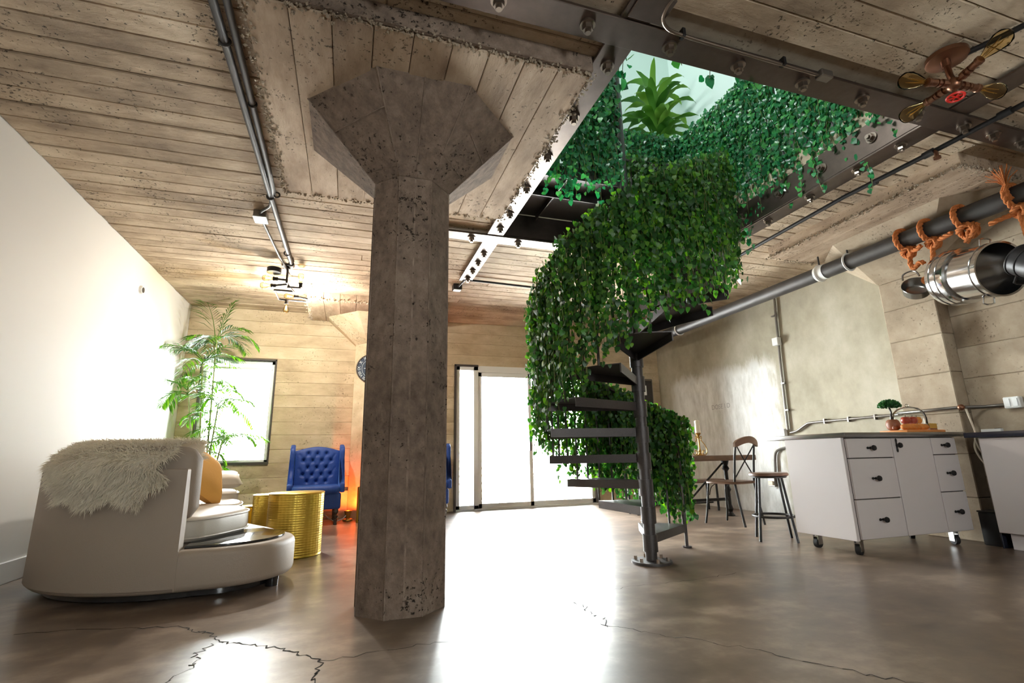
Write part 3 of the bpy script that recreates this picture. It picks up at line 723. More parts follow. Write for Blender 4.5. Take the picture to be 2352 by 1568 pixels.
# dracaena upstairs
dp = thing('dracaena', 'broad-leaved dracaena with arching leaves in the white corner upstairs', 'plant', (4.15, 5.55, ZU))
b = MB().lathe([(.15,0),(.2,.36),(.21,.4),(.18,.4),(.17,.34)], (4.15,5.55,ZU), 20); b.build('pot', M_clay, dp)
b = MB().tube([(4.15,5.55,ZU+.3),(4.16,5.56,ZU+1.2),(4.17,5.55,ZU+2.2)], [.035,.03,.022], 10); b.build('cane', M_stem, dp)
def strap_leaf(p, az, el, ln, wd, droop, mat, parent, name='leaf', fold=.25, wav=0):
    b = MB(); n = 9; d = Vector((math.cos(az), math.sin(az), 0)); side = Vector((-d.y, d.x, 0)); P = Vector(p); vs = []; a = el
    for i in range(n+1):
        t = i/n; wt = wd*(math.sin(PI*min(1, t*.93+.07))**.7)*(1-.1*t)
        up = Vector((0,0,1))*math.cos(a) - d*math.sin(a)
        wv = wav*math.sin(t*14)*wt
        vs += [P+side*wt+up*(fold*wt+wv), P.copy(), P-side*wt+up*(fold*wt-wv)]
        P = P + (d*math.cos(a)+Vector((0,0,1))*math.sin(a))*ln/n; a -= droop/n*(.5+1.2*t)
    fs = []
    for i in range(n): q = i*3; fs += [(q,q+1,q+4,q+3),(q+1,q+2,q+5,q+4)]
    vs = [Vector((min(q.x, UX-.05), min(q.y, UY-.05), q.z)) for q in vs]
    b.add(vs, fs); return b.build(name, mat, parent, smooth=80, fixn=False)
rnd = random.Random(5)
for h, n, el in ((2.30,6,1.35),(2.18,10,.95),(1.95,11,.7),(1.72,11,.6),(1.5,11,.6),(1.25,10,.5)):
    for i in range(n):
        strap_leaf((4.16,5.55,ZU+h+rnd.uniform(-.12,.12)), 2*PI*i/n+rnd.uniform(-.3,.3)+h, el+rnd.uniform(-.2,.25), rnd.uniform(.52,.78), rnd.uniform(.05,.07), rnd.uniform(1.3,2.6), M_drac, dp, wav=.35)

# ================================================================ SOFA
SCX, SCY, SR = -1.10, 5.19, 1.16
def sp(r, th): return (SCX+r*math.cos(R(th)), SCY+r*math.sin(R(th)))
sofa = thing('curved_sofa', 'large curved cream leather sofa with a black tray end, against the white wall', 'sofa', (-1.4, 5.4, 0))
outer = [sp(SR, t) for t in range(-87, -181, -6)] + [(SCX-SR, 5.6),(SCX-SR, 6.4),(-2.20,6.85),(-1.95,7.22),(-1.6,7.4)]
inner = [(-1.42,7.35),(-1.3,7.0),(-1.2,6.5),(-1.06,6.0),(-.82,5.55),(-.62,5.2),(-.52,4.95)]
tip = [(-.87+.5*math.cos(R(t)), 4.55+.5*math.sin(R(t))) for t in range(32, -95, -9)]
poly = (outer + inner + tip)[::-1]
def smooth_poly(p, n=3): return [(v.x, v.y) for v in spline([(x, y, 0) for x, y in p], n, True)]
MB().prism(poly, .075, .335, .045).build('base', M_fabric, sofa, 50)
ins = [(x*.9+(-1.4)*.1, y*.9+5.5*.1) for x, y in poly]
MB().prism(ins, .02, .08).build('plinth', M_tray, sofa)
th0 = list(range(-87, -181, -6))
back_o = [sp(SR+.004, t) for t in th0] + [(SCX-SR, 5.6),(SCX-SR, 6.4),(-2.18,6.85),(-1.93,7.2),(-1.6,7.38)]
back_i = [(-1.6,7.24),(-1.85,7.08),(-2.06,6.78),(SCX-SR+.13, 6.3),(SCX-SR+.13, 5.6)] + [sp(SR-.13, t) for t in th0[::-1]]
MB().prism((back_o+back_i)[::-1], .10, .868, .012).build('back_panel', M_fabric, sofa, 40)
p = [(-1.03,4.13)] + [(-.88+.43*math.cos(R(t)), 4.57+.43*math.sin(R(t))) for t in range(-95, 50, 9)] + [(-.66,5.0),(-.9,4.95),(-1.06,4.5)]
MB().prism(p, .33, .352, .006).build('tray', M_tray, sofa, label='glossy black tray set into the rounded end')
def cushion(pl, z0, z1, name='seat_cushion', label=None):
    q = smooth_poly(pl, 4)
    b = MB(); b.prism(q, z0, z1, .05); o = b.build(name, M_leather, sofa, 60, label)
    c = Vector((sum(x for x, y in q)/len(q), sum(y for x, y in q)/len(q)))
    for z in (z1-.025, z0+.03): MB().tube([(x+(x-c.x)*.006, y+(y-c.y)*.006, z) for x, y in q]+[(q[0][0]+(q[0][0]-c.x)*.006, q[0][1]+(q[0][1]-c.y)*.006, z)], .007, 5).build('piping', M_leather, o)
    return o
cushion([(-1.09,4.33),(-.95,4.46),(-.86,4.65),(-.79,4.88),(-.82,5.12),(-.95,5.32),(-1.3,5.42),(-1.65,5.25),(-1.75,4.85),(-1.5,4.42)][::-1][::-1], .345, .525)
cushion([(-1.0,5.45),(-.98,5.75),(-1.08,6.15),(-1.3,6.27),(-1.75,6.25),(-2.0,5.9),(-1.85,5.5),(-1.4,5.38)], .345, .53)
cushion([(-1.16,6.4),(-1.2,6.7),(-1.28,6.95),(-1.5,7.1),(-1.8,6.95),(-2.0,6.6),(-1.85,6.3),(-1.4,6.28)], .345, .60)
def sweep_cushion(path, nrm, z0, z1, th, name, mat, parent, lean=.03):
    n = len(path); K = 14; vs = []; fs = []
    for i, (p, q) in enumerate(zip(path, nrm)):
        t = i/(n-1); e = min(1, (1-abs(2*t-1)**7))**.5; e = max(.12, e)
        for k in range(K):
            a = 2*PI*k/K; cx = abs(math.cos(a))**.55*math.copysign(1, math.cos(a)); cz = abs(math.sin(a))**.55*math.copysign(1, math.sin(a))
            zc = (z0+z1)/2; hz = (z1-z0)/2*(.6+.4*e); puff = 1+.14*math.sin(t*23+k)*.3
            z = zc+cz*hz; off = cx*th/2*e*puff + lean*(z-z0)
            vs.append((p[0]+q[0]*off, p[1]+q[1]*off, z))
    for i in range(n-1):
        for k in range(K): fs.append((i*K+k, i*K+(k+1) % K, (i+1)*K+(k+1) % K, (i+1)*K+k))
    fs += [tuple(range(K)), tuple((n-1)*K+k for k in range(K))]
    return MB().add(vs, fs).build(name, mat, parent, 70)
for a0, a1 in ((-84, -134), (-136, -182)):
    ts = np.linspace(a0, a1, 18)
    sweep_cushion([sp(.93, t) for t in ts], [(math.cos(R(t)), math.sin(R(t))) for t in ts], .50, 1.03, .21, 'back_cushion', M_fabric, sofa, .16)
ys = np.linspace(5.3, 6.9, 16); sweep_cushion([(SCX-.93, y) for y in ys], [(-1,0)]*16, .50, 1.02, .21, 'back_cushion', M_fabric, sofa, .16)
for x, y in ((-.50,4.42),(-1.9,4.75),(-1.5,7.2),(-2.0,6.8),(-.75,5.4)):
    MB().cyl((x,y,0), (x,y,.08), .045, .052, 16).build('foot', M_tray, sofa)
MB().box(-1.042, -1.036, 4.028, 4.034, .09, .335).build('seam', M_fabric, sofa)

pil = thing('throw_pillow', 'gold velvet pillow on the curved sofa', 'pillow', (-1.33, 5.62, .8))
b = MB(); n = 12
def pill(b, M_, w_, h_, t_, n=14):
    vs = []; fs = []
    for s_ in (1, -1):
        for i in range(n+1):
            for j in range(n+1):
                u, v = 2*i/n-1, 2*j/n-1; k_ = max(0, (1-u**4)*(1-v**4))**.6
                pu = u*(1-.06*(1-v*v)); pv = v*(1-.06*(1-u*u))
                vs.append(M_ @ Vector((pu*w_/2, pv*h_/2, s_*k_*t_/2)))
    o2 = (n+1)**2
    for s_ in (0, 1):
        for i in range(n):
            for j in range(n):
                q = s_*o2+i*(n+1)+j; f_ = (q, q+1, q+n+2, q+n+1); fs.append(f_ if s_ else f_[::-1])
    b.add(vs, fs)
pill(b, Matrix.Translation((-1.33,5.62,.80)) @ Euler((R(62),R(28),R(62))).to_matrix().to_4x4(), .52, .52, .22)
b.build('cover', M_pillow, pil, 70)
pil2 = thing('throw_pillow', 'small white pillow low on the far seat of the curved sofa', 'pillow', (-1.32, 6.3, .62))
b = MB(); pill(b, Matrix.Translation((-1.33,6.55,.72)) @ Euler((R(20),0,R(20))).to_matrix().to_4x4(), .36, .30, .16); b.build('cover', M_leather, pil2, 70)

# sheepskin: a draped hide with combed tufts
hide = thing('sheepskin_throw', 'long-haired cream sheepskin draped over the back of the curved sofa', 'throw', (SCX, 4.1, .9))
prof = [(1.185,.665),(1.187,.74),(1.187,.82),(1.18,.885),(1.13,.94),(1.06,1.0),(.98,1.045),(.88,1.05),(.80,1.0),(.77,.92)]
ps = spline([(a, z, 0) for a, z in prof], 4)
def hide_pt(u, v):
    f_ = v*(len(ps)-1); i = min(int(f_), len(ps)-2); q = ps[i].lerp(ps[i+1], f_-i)
    t0 = -128 - 18*min(1, v*1.7); t1 = -100 + 12*min(1, v*1.3)
    wob = 2.2*math.sin(v*9)+1.5*math.sin(v*23+u*3)
    t = t0 + (t1-t0)*u + wob*(2*abs(u-.5))
    z = q.y + (.03*math.sin(u*11)*(1-v) if v < .4 else 0)
    x, y = sp(q.x+.012, t); return Vector((x, y, z)), t
U, Vn = 30, 34; vs = []; fs = []
for j in range(Vn+1):
    for i in range(U+1): vs.append(hide_pt(i/U, j/Vn)[0])
for j in range(Vn):
    for i in range(U): q = j*(U+1)+i; fs.append((q, q+1, q+U+2, q+U+1))
MB().add(vs, fs).build('hide', M_fur, hide, 80)
rnd = random.Random(11); V = []; F = []
for k in range(16000):
    u, v = rnd.uniform(-.02,1.02), rnd.random(); p, t = hide_pt(min(1,max(0,u)), v); p2, _ = hide_pt(min(1,max(0,u)), min(1, v+.02))
    d = Vector((math.cos(R(t)), math.sin(R(t)), 0)); down = (p-p2).normalized() if (p-p2).length > 1e-6 else Vector((0,0,-1))
    nr = (d if v < .45 else (Vector((0,0,1)) if v < .85 else -d)); tang = Vector((-d.y, d.x, 0))
    edge = (u-.5)*1.3*(abs(u-.5) > .4)
    dr = (nr*rnd.uniform(.3,.9) + down*rnd.uniform(.2,.9) + tang*(rnd.gauss(0,.35)+edge) + Vector((0,0,rnd.gauss(-.1,.2)))).normalized()
    L = rnd.uniform(.035,.075); s1 = p+dr*L*.55; s2 = p+dr*L+Vector((rnd.gauss(0,.008), rnd.gauss(0,.008), -.016)); w_ = dr.orthogonal().normalized()*.0022
    w_ = Matrix.Rotation(rnd.random()*6, 3, dr) @ w_
    n0 = len(V); V += [p-w_, p+w_, s1+w_, s1-w_, s2]; F += [(n0,n0+1,n0+2,n0+3),(n0+3,n0+2,n0+4)]
mb = MB(); mb.v = [tuple(q) for q in V]; mb.f = F; mb.build('wool', M_fur, hide, 0, fixn=False, kind='stuff')

# ================================================================ GOLD DRUM TABLES
def drum(label, x, y, r, h, rows, cols, group='hammered gold drum tables'):
    t = thing('drum_table', label, 'side table', (x, y, 0), 0, group)
    n = cols*3; nz = rows*3; vs = []; fs = []; rn = random.Random(int(h*1000))
    for i in range(nz+1):
        z = .012+(h-.024)*i/nz
        for k in range(n):
            dent = (.5-.5*math.cos(2*PI*i/3+.0))*(.5-.5*math.cos(2*PI*k/3)) if (i % 3 and k % 3) else 0
            rr = r - .0035*(1 if (i % 3 and k % 3) else 0) + rn.uniform(-.0005,.0005)
            a = 2*PI*k/n; vs.append((x+rr*math.cos(a), y+rr*math.sin(a), z))
    for i in range(nz):
        for k in range(n): fs.append((i*n+k, i*n+(k+1) % n, (i+1)*n+(k+1) % n, (i+1)*n+k))
    MB().add(vs, fs).build('drum', M_gold, t, 50)
    MB().lathe([(r-.01,0),(r,0),(r+.003,.006),(r,.014)], (x,y,0), 48).build('base_ring', M_gold, t)
    MB().lathe([(r-.02,h-.012),(r+.004,h-.012),(r+.006,h-.004),(r,h)], (x,y,0), 48).build('top_rim', M_gold, t)
    MB().cyl((x,y,h-.008), (x,y,h-.001), r-.004, n=48).build('top', M_mirror, t)
drum('tallest hammered gold drum table, beside the black tray end of the sofa', -.475, 5.72, .262, .60, 26, 44)
drum('middle hammered gold drum table, partly hidden behind the tallest one', -.91, 7.40, .225, .50, 22, 40)
drum('lowest hammered gold drum table, peeking past the sofa seat', -1.23, 7.78, .14, .34, 14, 28)

# ================================================================ BLUE WING CHAIRS
def wing_chair(label):
    t = local('wing_chair', label, 'armchair', 'blue tufted wing chairs')     # faces -Y
    MB().rbox(-.35, .35, -.36, .30, .22, .45, .03, 3).build('seat_base', M_blue, t, 50)
    b = MB(); pl = [(-.31,-.40),(0,-.43),(.31,-.40),(.33,-.05),(.31,.20),(-.31,.20),(-.33,-.05)]
    b.prism(smooth_poly(pl, 3), .43, .555, .05); b.build('seat_cushion', M_blue, t, 60)
    # tufted back as a grid
    U, V_ = 44, 44; vs = []; but = []
    for r_ in range(5):
        for c in range(4 if r_ % 2 else 3): but.append((-.2+.4*(c+(0 if r_ % 2 else .5))/3, .60+r_*.105))
    def topz(x): return 1.08+.045*math.cos(x/.32*PI*.62)
    for j in range(V_+1):
        for i in range(U+1):
            x = -.33+.66*i/U; z = .46+(topz(x)-.46)*j/V_
            d = .035*(1-(abs(x)/.33)**4)*(1-abs(2*j/V_-1)**6)
            for bx, bz in but:
                q = math.hypot(x-bx, z-bz); d -= .045*math.exp(-(q/.026)**2)
            for bx, bz in but:      # diamond creases
                for sx in (-1, 1):
                    ex, ez = bx+sx*.067, bz+.105; L2 = .067**2+.105**2; tt = ((x-bx)*(ex-bx)+(z-bz)*(ez-bz))/L2
                    if 0 <= tt <= 1 and ez < 1.06: q = abs((x-bx)*(ez-bz)-(z-bz)*(ex-bx))/L2**.5; d -= .012*math.exp(-(q/.009)**2)
            vs.append((x, .20+.10*(z-.46)-d-.05, z))
    fs = []
    for j in range(V_):
        for i in range(U): q = j*(U+1)+i; fs.append((q, q+1, q+U+2, q+U+1))
    n0 = len(vs); vs2 = [(x, .34+.10*(z-.46), z) for x, y, z in vs]; m_ = n0
    bor = [i for i in range(U+1)] + [(j)*(U+1)+U for j in range(1, V_+1)] + [V_*(U+1)+i for i in range(U-1, -1, -1)] + [j*(U+1) for j in range(V_-1, 0, -1)]
    fs += [(bor[k], bor[(k+1) % len(bor)], bor[(k+1) % len(bor)]+m_, bor[k]+m_) for k in range(len(bor))]
    fs += [tuple(f_[k]+m_ for k in (3,2,1,0)) for f_ in fs[:U*V_]]
    bk = MB().add(vs+vs2, fs).build('backrest', M_blue, t, 75)
    for bx, bz in but: MB().sph((bx, .165+.10*(bz-.46)+.012, bz), .013, 8, 6).build('button', M_blue, bk)
    for sx in (-1, 1):
        pr_ = [(.30,.45),(.30,1.10),(.22,1.135),(.12,1.13),(.055,1.08),(.04,.98),(.05,.85),(.03,.74),(-.06,.64),(-.20,.60),(-.33,.585),(-.355,.55),(-.35,.45)]
        pr2 = [(q.x, q.y) for q in spline([(a, c, 0) for a, c in pr_], 4)]
        Mx = Matrix(((0,0,sx,sx*.325),(1,0,0,0),(0,1,0,0),(0,0,0,1)))
        MB().prism(pr2, 0, .07, .02, Mx).build('wing', M_blue, t, 60)
    for x, y in ((-.29,-.31),(.29,-.31)):
        MB().lathe([(.022,0),(.026,.01),(.020,.03),(.026,.075),(.018,.085),(.036,.115),(.036,.125),(.018,.145),(.038,.175),(.036,.19),(.030,.225)], (x,y,0), 16).build('leg', M_darkwood, t)
    for x, y in ((-.29,.25),(.29,.25)):
        MB().cyl((x,y+.03,0), (x,y,.23), .018, .028, 12).build('leg', M_darkwood, t)
    return t
wc = wing_chair('blue tufted velvet wing chair in front of the board-marked wall, left of the column')
place(wc, (-.44, 8.35, 0), R(4))
dup(wc, (1.23, 8.40, 0), R(-8), 'blue tufted velvet wing chair mostly hidden behind the column, beside the glass door')

vz = thing('gold_vase', 'slim gold cylinder standing on the floor beside the column, by the glowing pilaster', 'vase', (.235, 8.15, 0))
MB().lathe([(.05,0),(.075,.005),(.075,.50),(.07,.515),(.066,.50),(.066,.02)], (.235,8.15,0), 24).build('body', M_gold, vz); MB().ring((.235,8.15,.505), .071, .006).build('rim', M_gold, vz)
up = thing('uplight', 'small floor uplight casting an orange glow at the foot of the pilaster', 'lamp', (.045, 8.47, 0))
MB().lathe([(.075,0),(.08,.01),(.07,.03),(.03,.04)], (.045,8.47,0), 18).build('base', M_brass, up); MB().lathe([(.028,.03),(.055,.13),(.06,.15),(.052,.15),(.03,.05)], (.045,8.47,0), 18).build('shade', M_brass, up)
MB().sph((.045,8.47,.115), .028, 12, 8).build('bulb', emit('orange_lamp_bulb', (1,.16,.03), 4.0), up)
l = bpy.data.lights.new('orange_bulb', 'SPOT'); l.color = (1,.13,.02); l.energy = 22; l.shadow_soft_size = .02; l.spot_size = R(170); l.spot_blend = .6
o = bpy.data.objects.new('orange_bulb', l); o.location = Vector((.045,8.47,.16))*S; o.rotation_euler = (R(180-18), 0, 0); C.objects.link(o)
cd = thing('electric_cable', 'white power cord trailing on the floor between the wing chair and the uplight', 'cord', (-.05, 8.45, 0))
MB().tube(spline([(.02,8.45,.09),(-.02,8.40,.05),(-.08,8.36,.03),(-.14,8.38,.012),(-.22,8.42,.05),(-.30,8.50,.10),(-.34,8.7,.03)], 6), .007, 6).build('cord', M_pvc, cd)

# clock on the pilaster
ck = thing('wall_clock', 'round navy wall clock with pale roman numerals, half hidden by the column', 'clock', (.30, YF-.36, 2.42))
kx, ky, kz, kr = .30, YF-.335, 2.415, .25
MB().cyl((kx,ky,kz), (kx,ky-.02,kz), kr, n=48).build('face', M_navy, ck); MB().ring((kx,ky-.022,kz), kr-.012, .012, (0,1,0), 48).build('rim', M_darkfr, ck)
MB().ring((kx,ky-.021,kz), kr*.62, .003, (0,1,0), 40, 4).build('chapter_ring', M_pale, ck)
for h, tx in enumerate(('XII','I','II','III','IV','V','VI','VII','VIII','IX','X','XI')):
    o = text_mesh('numeral', tx, .075, M_pale, True); o.parent = ck
    a = -2*PI*h/12; o.rotation_euler = (PI/2, a, 0); o.rotation_mode = 'XYZ'
    o.rotation_euler = (Matrix.Rotation(-a, 3, 'Y') @ Matrix.Rotation(PI/2, 3, 'X')).to_euler()
    o.location = (Vector((kx+.8*kr*math.sin(-a), ky-.024, kz+.8*kr*math.cos(a)))-ORG[ck.name])*S
MB().box(kx-.006, kx+.006, ky-.028, ky-.024, kz-.02, kz+.14).box(kx-.12, kx+.02, ky-.031, ky-.027, kz-.005, kz+.005).build('hands', M_pale, ck)

# ================================================================ PALM
pm = thing('palm_plant', 'tall bright green cane palm in the corner by the left window', 'plant', (-1.95, 8.3, 0))
MB().lathe([(.17,0),(.22,.02),(.25,.38),(.26,.42),(.23,.42),(.22,.36)], (-1.95,8.3,0), 24).build('pot', M_clay, pm)
MB().cyl((-1.95,8.3,.34), (-1.95,8.3,.36), .225, n=20).build('soil', M_crack, pm)
rnd = random.Random(21)
canes = [(-1.99,8.30,2.45,-2.12,8.25),(-1.92,8.32,2.75,-1.98,8.3),(-1.95,8.25,1.75,-1.82,8.15),(-1.90,8.27,1.3,-1.72,8.2),(-2.02,8.27,2.0,-2.25,8.2)]
tops = []
for x, y, h, tx, ty in canes:
    pts = spline([(x,y,.34),(x*.6+tx*.4,y,h*.5),(tx,ty,h)], 8); MB().tube(pts, [.016-.006*i/len(pts) for i in range(len(pts))], 8).build('cane', M_bark, pm)
    tops.append((tx, ty, h))
def frond(p, az, el, ln, droop, nl, lw, parent, ll=.26):
    b = MB(); d = Vector((math.cos(az), math.sin(az), 0)); side = Vector((-d.y, d.x, 0)); P = Vector(p); a = el; pts = [P.copy()]; dirs = []
    n = 16
    for i in range(n):
        dv = d*math.cos(a)+Vector((0,0,1))*math.sin(a); dirs.append(dv); P = P+dv*ln/n; pts.append(P.copy()); a -= droop/n
    dirs.append(dirs[-1]); b.tube(pts, [.007-.005*i/n for i in range(n+1)], 5)
    for k in range(nl):
        t = .16+.84*k/(nl-1); f_ = t*n; i = min(int(f_), n-1); q = pts[i].lerp(pts[i+1], f_-i); dv = dirs[i]
        L = ll*(math.sin(PI*(t*.8+.15))**.6)*rnd.uniform(.85,1.1)
        for s_ in (-1, 1):
            lv = (dv*.75+side*s_*.75+Vector((0,0,rnd.uniform(-.25,.1)))).normalized(); upv = lv.cross(side*s_+dv*.2).normalized()
            wv = lv.cross(Vector((0,0,1))); wv = wv.normalized() if wv.length > .01 else side
            e1 = q+lv*L*.5; e2 = q+lv*L+Vector((0,0,-.22*L))
            b.add([q, e1+wv*lw, e2, e1-wv*lw, e1+Vector((0,0,-lw*.5))], [(0,1,4),(4,1,2),(0,4,3),(4,3,2)])
    b.v = [(max(q[0], XL+.04), min(q[1], YF-.06), min(q[2], ZC-.06)) for q in b.v]
    b.build('frond', M_palm, parent, 0, fixn=False)
for ci, (tx, ty, h) in enumerate(tops):
    n = (8, 8, 7, 7, 7)[ci]
    for i in range(n):
        az = 2*PI*i/n+rnd.uniform(-.3,.3)+ci; frond((tx,ty,h-rnd.uniform(0,.15)), az, rnd.uniform(.3,1.0), rnd.uniform(.45,.72), rnd.uniform(1.2,2.0), 13, .014, pm)
frond((-2.0,8.3,2.72), 2.4, 1.35, .75, .5, 16, .010, pm, .42); frond((-1.97,8.3,2.72), .6, 1.45, .70, .3, 12, .009, pm, .36)
for z in np.arange(.45, 2.3, .055):
    frond((-1.93+rnd.uniform(-.14,.14),8.27+rnd.uniform(-.1,.1),z), rnd.uniform(0,6.28), rnd.uniform(.0,.8), rnd.uniform(.24,.42), 1.7, 9, .017, pm, .16)

# ================================================================ KITCHEN ISLAND
isl = thing('kitchen_island', 'white kitchen island on casters with black-knobbed drawers and a steel-edged top', 'cabinet', (5.0, 3.8, 0))
IX0, IX1, IY0, IY1, IZ0, IZ1 = 4.30, 5.75, 3.45, 4.09, .135, 1.02
MB().rbox(IX0, IX1, IY0+.034, IY1, IZ0, IZ1, .004, 1).build('body', M_cab, isl, 0)
MB().rbox(IX0-.035, IX0, IY0+.02, IY1+.01, IZ0-.005, IZ1, .003, 1).build('side_panel', M_cab, isl, 0)
MB().rbox(4.27, 5.90, IY0-.02, 4.36, 1.022, 1.066, .006, 2).build('countertop', M_top, isl)
MB().box(IX0+.006, IX1-.006, IY0+.022, IY0+.034, IZ0+.008, IZ1-.004).build('gap_shade_plate', M_darkfr, isl, 0)  # dark sheet added behind the fronts, puts shade into the gaps
def knob(x, y, z, par, door=False):
    b = MB().lathe([(.011,0),(.011,.02),(.02,.024),(.026,.034),(.022,.046),(.0,.05)], (0,0,0), 16, caps=True)
    Mx = Matrix.Translation((x, y, z)) @ Matrix.Rotation(PI/2, 4, 'X'); b.v = [tuple(Mx @ Vector(p)) for p in b.v]
    k = .012
    if door:
        for s_ in (-1, 1): b.sph((x, y-.004, z+s_*.045), .014, 8, 6, (1,.35,1.4))
        b.box(x-.007, x+.007, y-.006, y, z-.05, z+.05)
    else:
        for s_ in (-1, 1): b.sph((x+s_*.036, y-.004, z), .012, 8, 6, (1.4,.35,1))
        b.box(x-.04, x+.04, y-.006, y, z-.007, z+.007)
    b.build('knob', M_black, par)
def front(x0, x1, z0, z1, name, kx=None, kz=None, door=False):
    o = MB().rbox(x0+.0045, x1-.0045, IY0, IY0+.022, z0+.0045, z1-.0045, .002, 1).build(name, M_cab, isl, 0)
    knob((x0+x1)/2 if kx is None else kx, IY0, (z0+z1)/2 if kz is None else kz, o, door)
xa, xb, xc, xd = 4.30, 4.868, 5.40, 5.75
front(xa, xb, .835, 1.015, 'drawer', kz=.925); front(xa, xb, .478, .835, 'drawer', kz=.655); front(xa, xb, .14, .478, 'drawer', kz=.30)
front(xb, xc, .14, 1.015, 'door', kx=4.925, kz=.945, door=True)
front(xc, xd, .85, 1.015, 'drawer', kz=.94); front(xc, xd, .502, .85, 'drawer', kz=.675); front(xc, xd, .14, .502, 'drawer', kz=.32)
for x, y, a in ((4.38, 3.56, .3), (4.38, 3.98, .1), (5.66, 3.58, 1.2), (5.66, 3.98, .8)):
    c_ = MB(); Mx = Matrix.Translation((x, y, 0)) @ Matrix.Rotation(a, 4, 'Z')
    c_.box(-.045, .045, -.04, .04, .122, .133, Mx); c_.box(-.03, .035, -.026, -.020, .03, .122, Mx).box(-.03, .035, .020, .026, .03, .122, Mx); c_.cyl(Mx @ Vector((0,0,.10)), Mx @ Vector((0,0,.125)), .024, n=12)
    k = c_.build('caster', M_chrome, isl)
    w_ = MB(); w_.cyl(Mx @ Vector((0,-.019,.045)), Mx @ Vector((0,.019,.045)), .045, n=20); w_.build('wheel', M_rubber, k)

cb = thing('cutting_board', 'orange-brown wooden cutting board on the kitchen island', 'board', (5.6, 3.75, 1.066))
MB().rbox(5.30, 5.86, 3.58, 3.86, 1.067, 1.098, .008, 2).build('board', M_board, cb)
br = thing('bread_loaf', 'golden plaited bread loaf at the front of the cutting board', 'bread', (5.5, 3.64, 1.1))
b = MB()
for i in range(6): b.sph((5.36+i*.06, 3.635+.008*(i % 2), 1.128), .042, 12, 8, (1.15,.8,.72 if i in (0,5) else .82))
b.build('crust', M_bread, br, 80)
wd = thing('cheese_wedge', 'yellow cheese wedge at the right end of the cutting board', 'cheese', (5.78, 3.66, 1.1))
MB().prism([(5.70,3.62),(5.84,3.64),(5.82,3.74)], 1.115, 1.165, .006).build('wedge', M_cheese, wd); MB().prism([(5.71,3.625),(5.835,3.64),(5.82,3.73)], 1.099, 1.114, .003).build('rind', M_clay, wd)
clo = thing('cloche', 'clear glass dome lying over apples on a stand behind the bread', 'dome', (5.66, 3.76, 1.1))
MB().cyl((5.66,3.78,1.098), (5.66,3.78,1.15), .03, .02, 12).cyl((5.66,3.78,1.15), (5.66,3.78,1.162), .145, n=28).build('stand', M_pvc, clo)
MB().lathe([(.150,.0),(.150,.06),(.135,.12),(.095,.165),(.03,.185),(.0,.187)], (5.66,3.78,1.164), 28, caps=False).build('dome', M_thin, clo)
MB().sph((5.66,3.78,1.362), .016, 10, 8).build('knob', M_glass, clo)
for i, (dx, dy, lb) in enumerate(((-.085,-.02,'red apple at the left under the glass dome'),(0,-.03,'red apple in the middle under the glass dome'),(.08,-.02,'orange-red apple at the right under the glass dome'))):
    ap = thing('apple', lb, 'fruit', (5.66+dx, 3.78+dy, 1.163), 0, 'apples under the glass dome')
    MB().lathe([(.0,.006),(.02,.0),(.042,.02),(.046,.045),(.036,.072),(.014,.078),(.0,.070)], (5.66+dx,3.78+dy,1.163), 16, caps=False).build('skin', M_fruit if i < 2 else M_bread, ap, 80)
    MB().cyl((5.66+dx,3.78+dy,1.235), (5.665+dx,3.78+dy,1.256), .003, n=6).build('stem', M_darkwood, ap)
bt = thing('bonsai_tree', 'miniature round-headed green tree in a brown pot on the kitchen island', 'plant', (5.42, 3.78, 1.098))
tx, ty = 5.435, 3.80
MB().lathe([(.03,0),(.055,.02),(.066,.06),(.056,.10),(.04,.115),(.036,.105)], (tx,ty,1.099), 20).build('pot', M_clay, bt)
MB().sph((tx-.055,ty-.05,1.125), .026, 10, 8, (1,1,.9)).build('pot_figure', M_clay, bt)
MB().tube(spline([(tx,ty,1.19),(tx-.008,ty,1.24),(tx+.004,ty,1.29),(tx-.012,ty,1.34)], 4), [.014,.013,.012,.011,.011,.010,.010,.009,.009,.009,.009,.009,.009], 8).build('trunk', M_darkwood, bt)
rnd = random.Random(4); b = MB()
for k in range(900):
    u = Vector((rnd.gauss(0,1), rnd.gauss(0,1), rnd.gauss(0,1))).normalized(); u.z = abs(u.z)*.9-.15
    c = Vector((tx-.006,ty,1.355)) + Vector((u.x*.105,u.y*.095,u.z*.085))*rnd.uniform(.72,1.05); M_ = Euler((rnd.random()*6, rnd.random()*6, rnd.random()*6)).to_matrix()
    b.add([c + M_ @ Vector(v)*.016 for v in ((0,-1,0),(.6,0,.2),(0,1,0),(-.6,0,.2))], [(0,1,2,3)])
o = b.build('foliage', M_mini, bt, 0, fixn=False, kind='stuff')

# right hand counter
rc = thing('base_cabinet', 'white base cabinet with a dark worktop at the right edge', 'cabinet', (6.0, 2.2, 0))
MB().rbox(5.76, XR-.035, .2, 3.26, .14, 1.0, .004, 1).build('body', M_cab, rc, 0)
MB().rbox(5.70, XR-.035, .2, 3.34, 1.002, 1.052, .006, 2).build('worktop', M_counter, rc)
MB().rbox(5.80, XR-.04, .2, 3.20, 0, .138, .003, 1).build('toe_kick', M_cab, rc, 0); MB().rbox(5.79, XR-.04, 3.262, 3.275, .0, 1.0, .002, 1).build('end_panel', M_counter, rc, 0)
for y0 in (.25, 1.0, 1.75, 2.5): MB().rbox(5.74, 5.76, y0+.003, y0+.745, .145, .995, .003, 1).build('door', M_cab, rc, 0)
bxx = thing('floor_box', 'small black box on the floor beside the right base cabinet', 'box', (5.95, 3.4, 0))
MB().rbox(5.86, 6.05, 3.29, 3.46, 0, .30, .01, 2).build('body', M_black, bxx); MB().rbox(5.855, 6.055, 3.285, 3.465, .30, .315, .004, 1).build('lid', M_black, bxx)
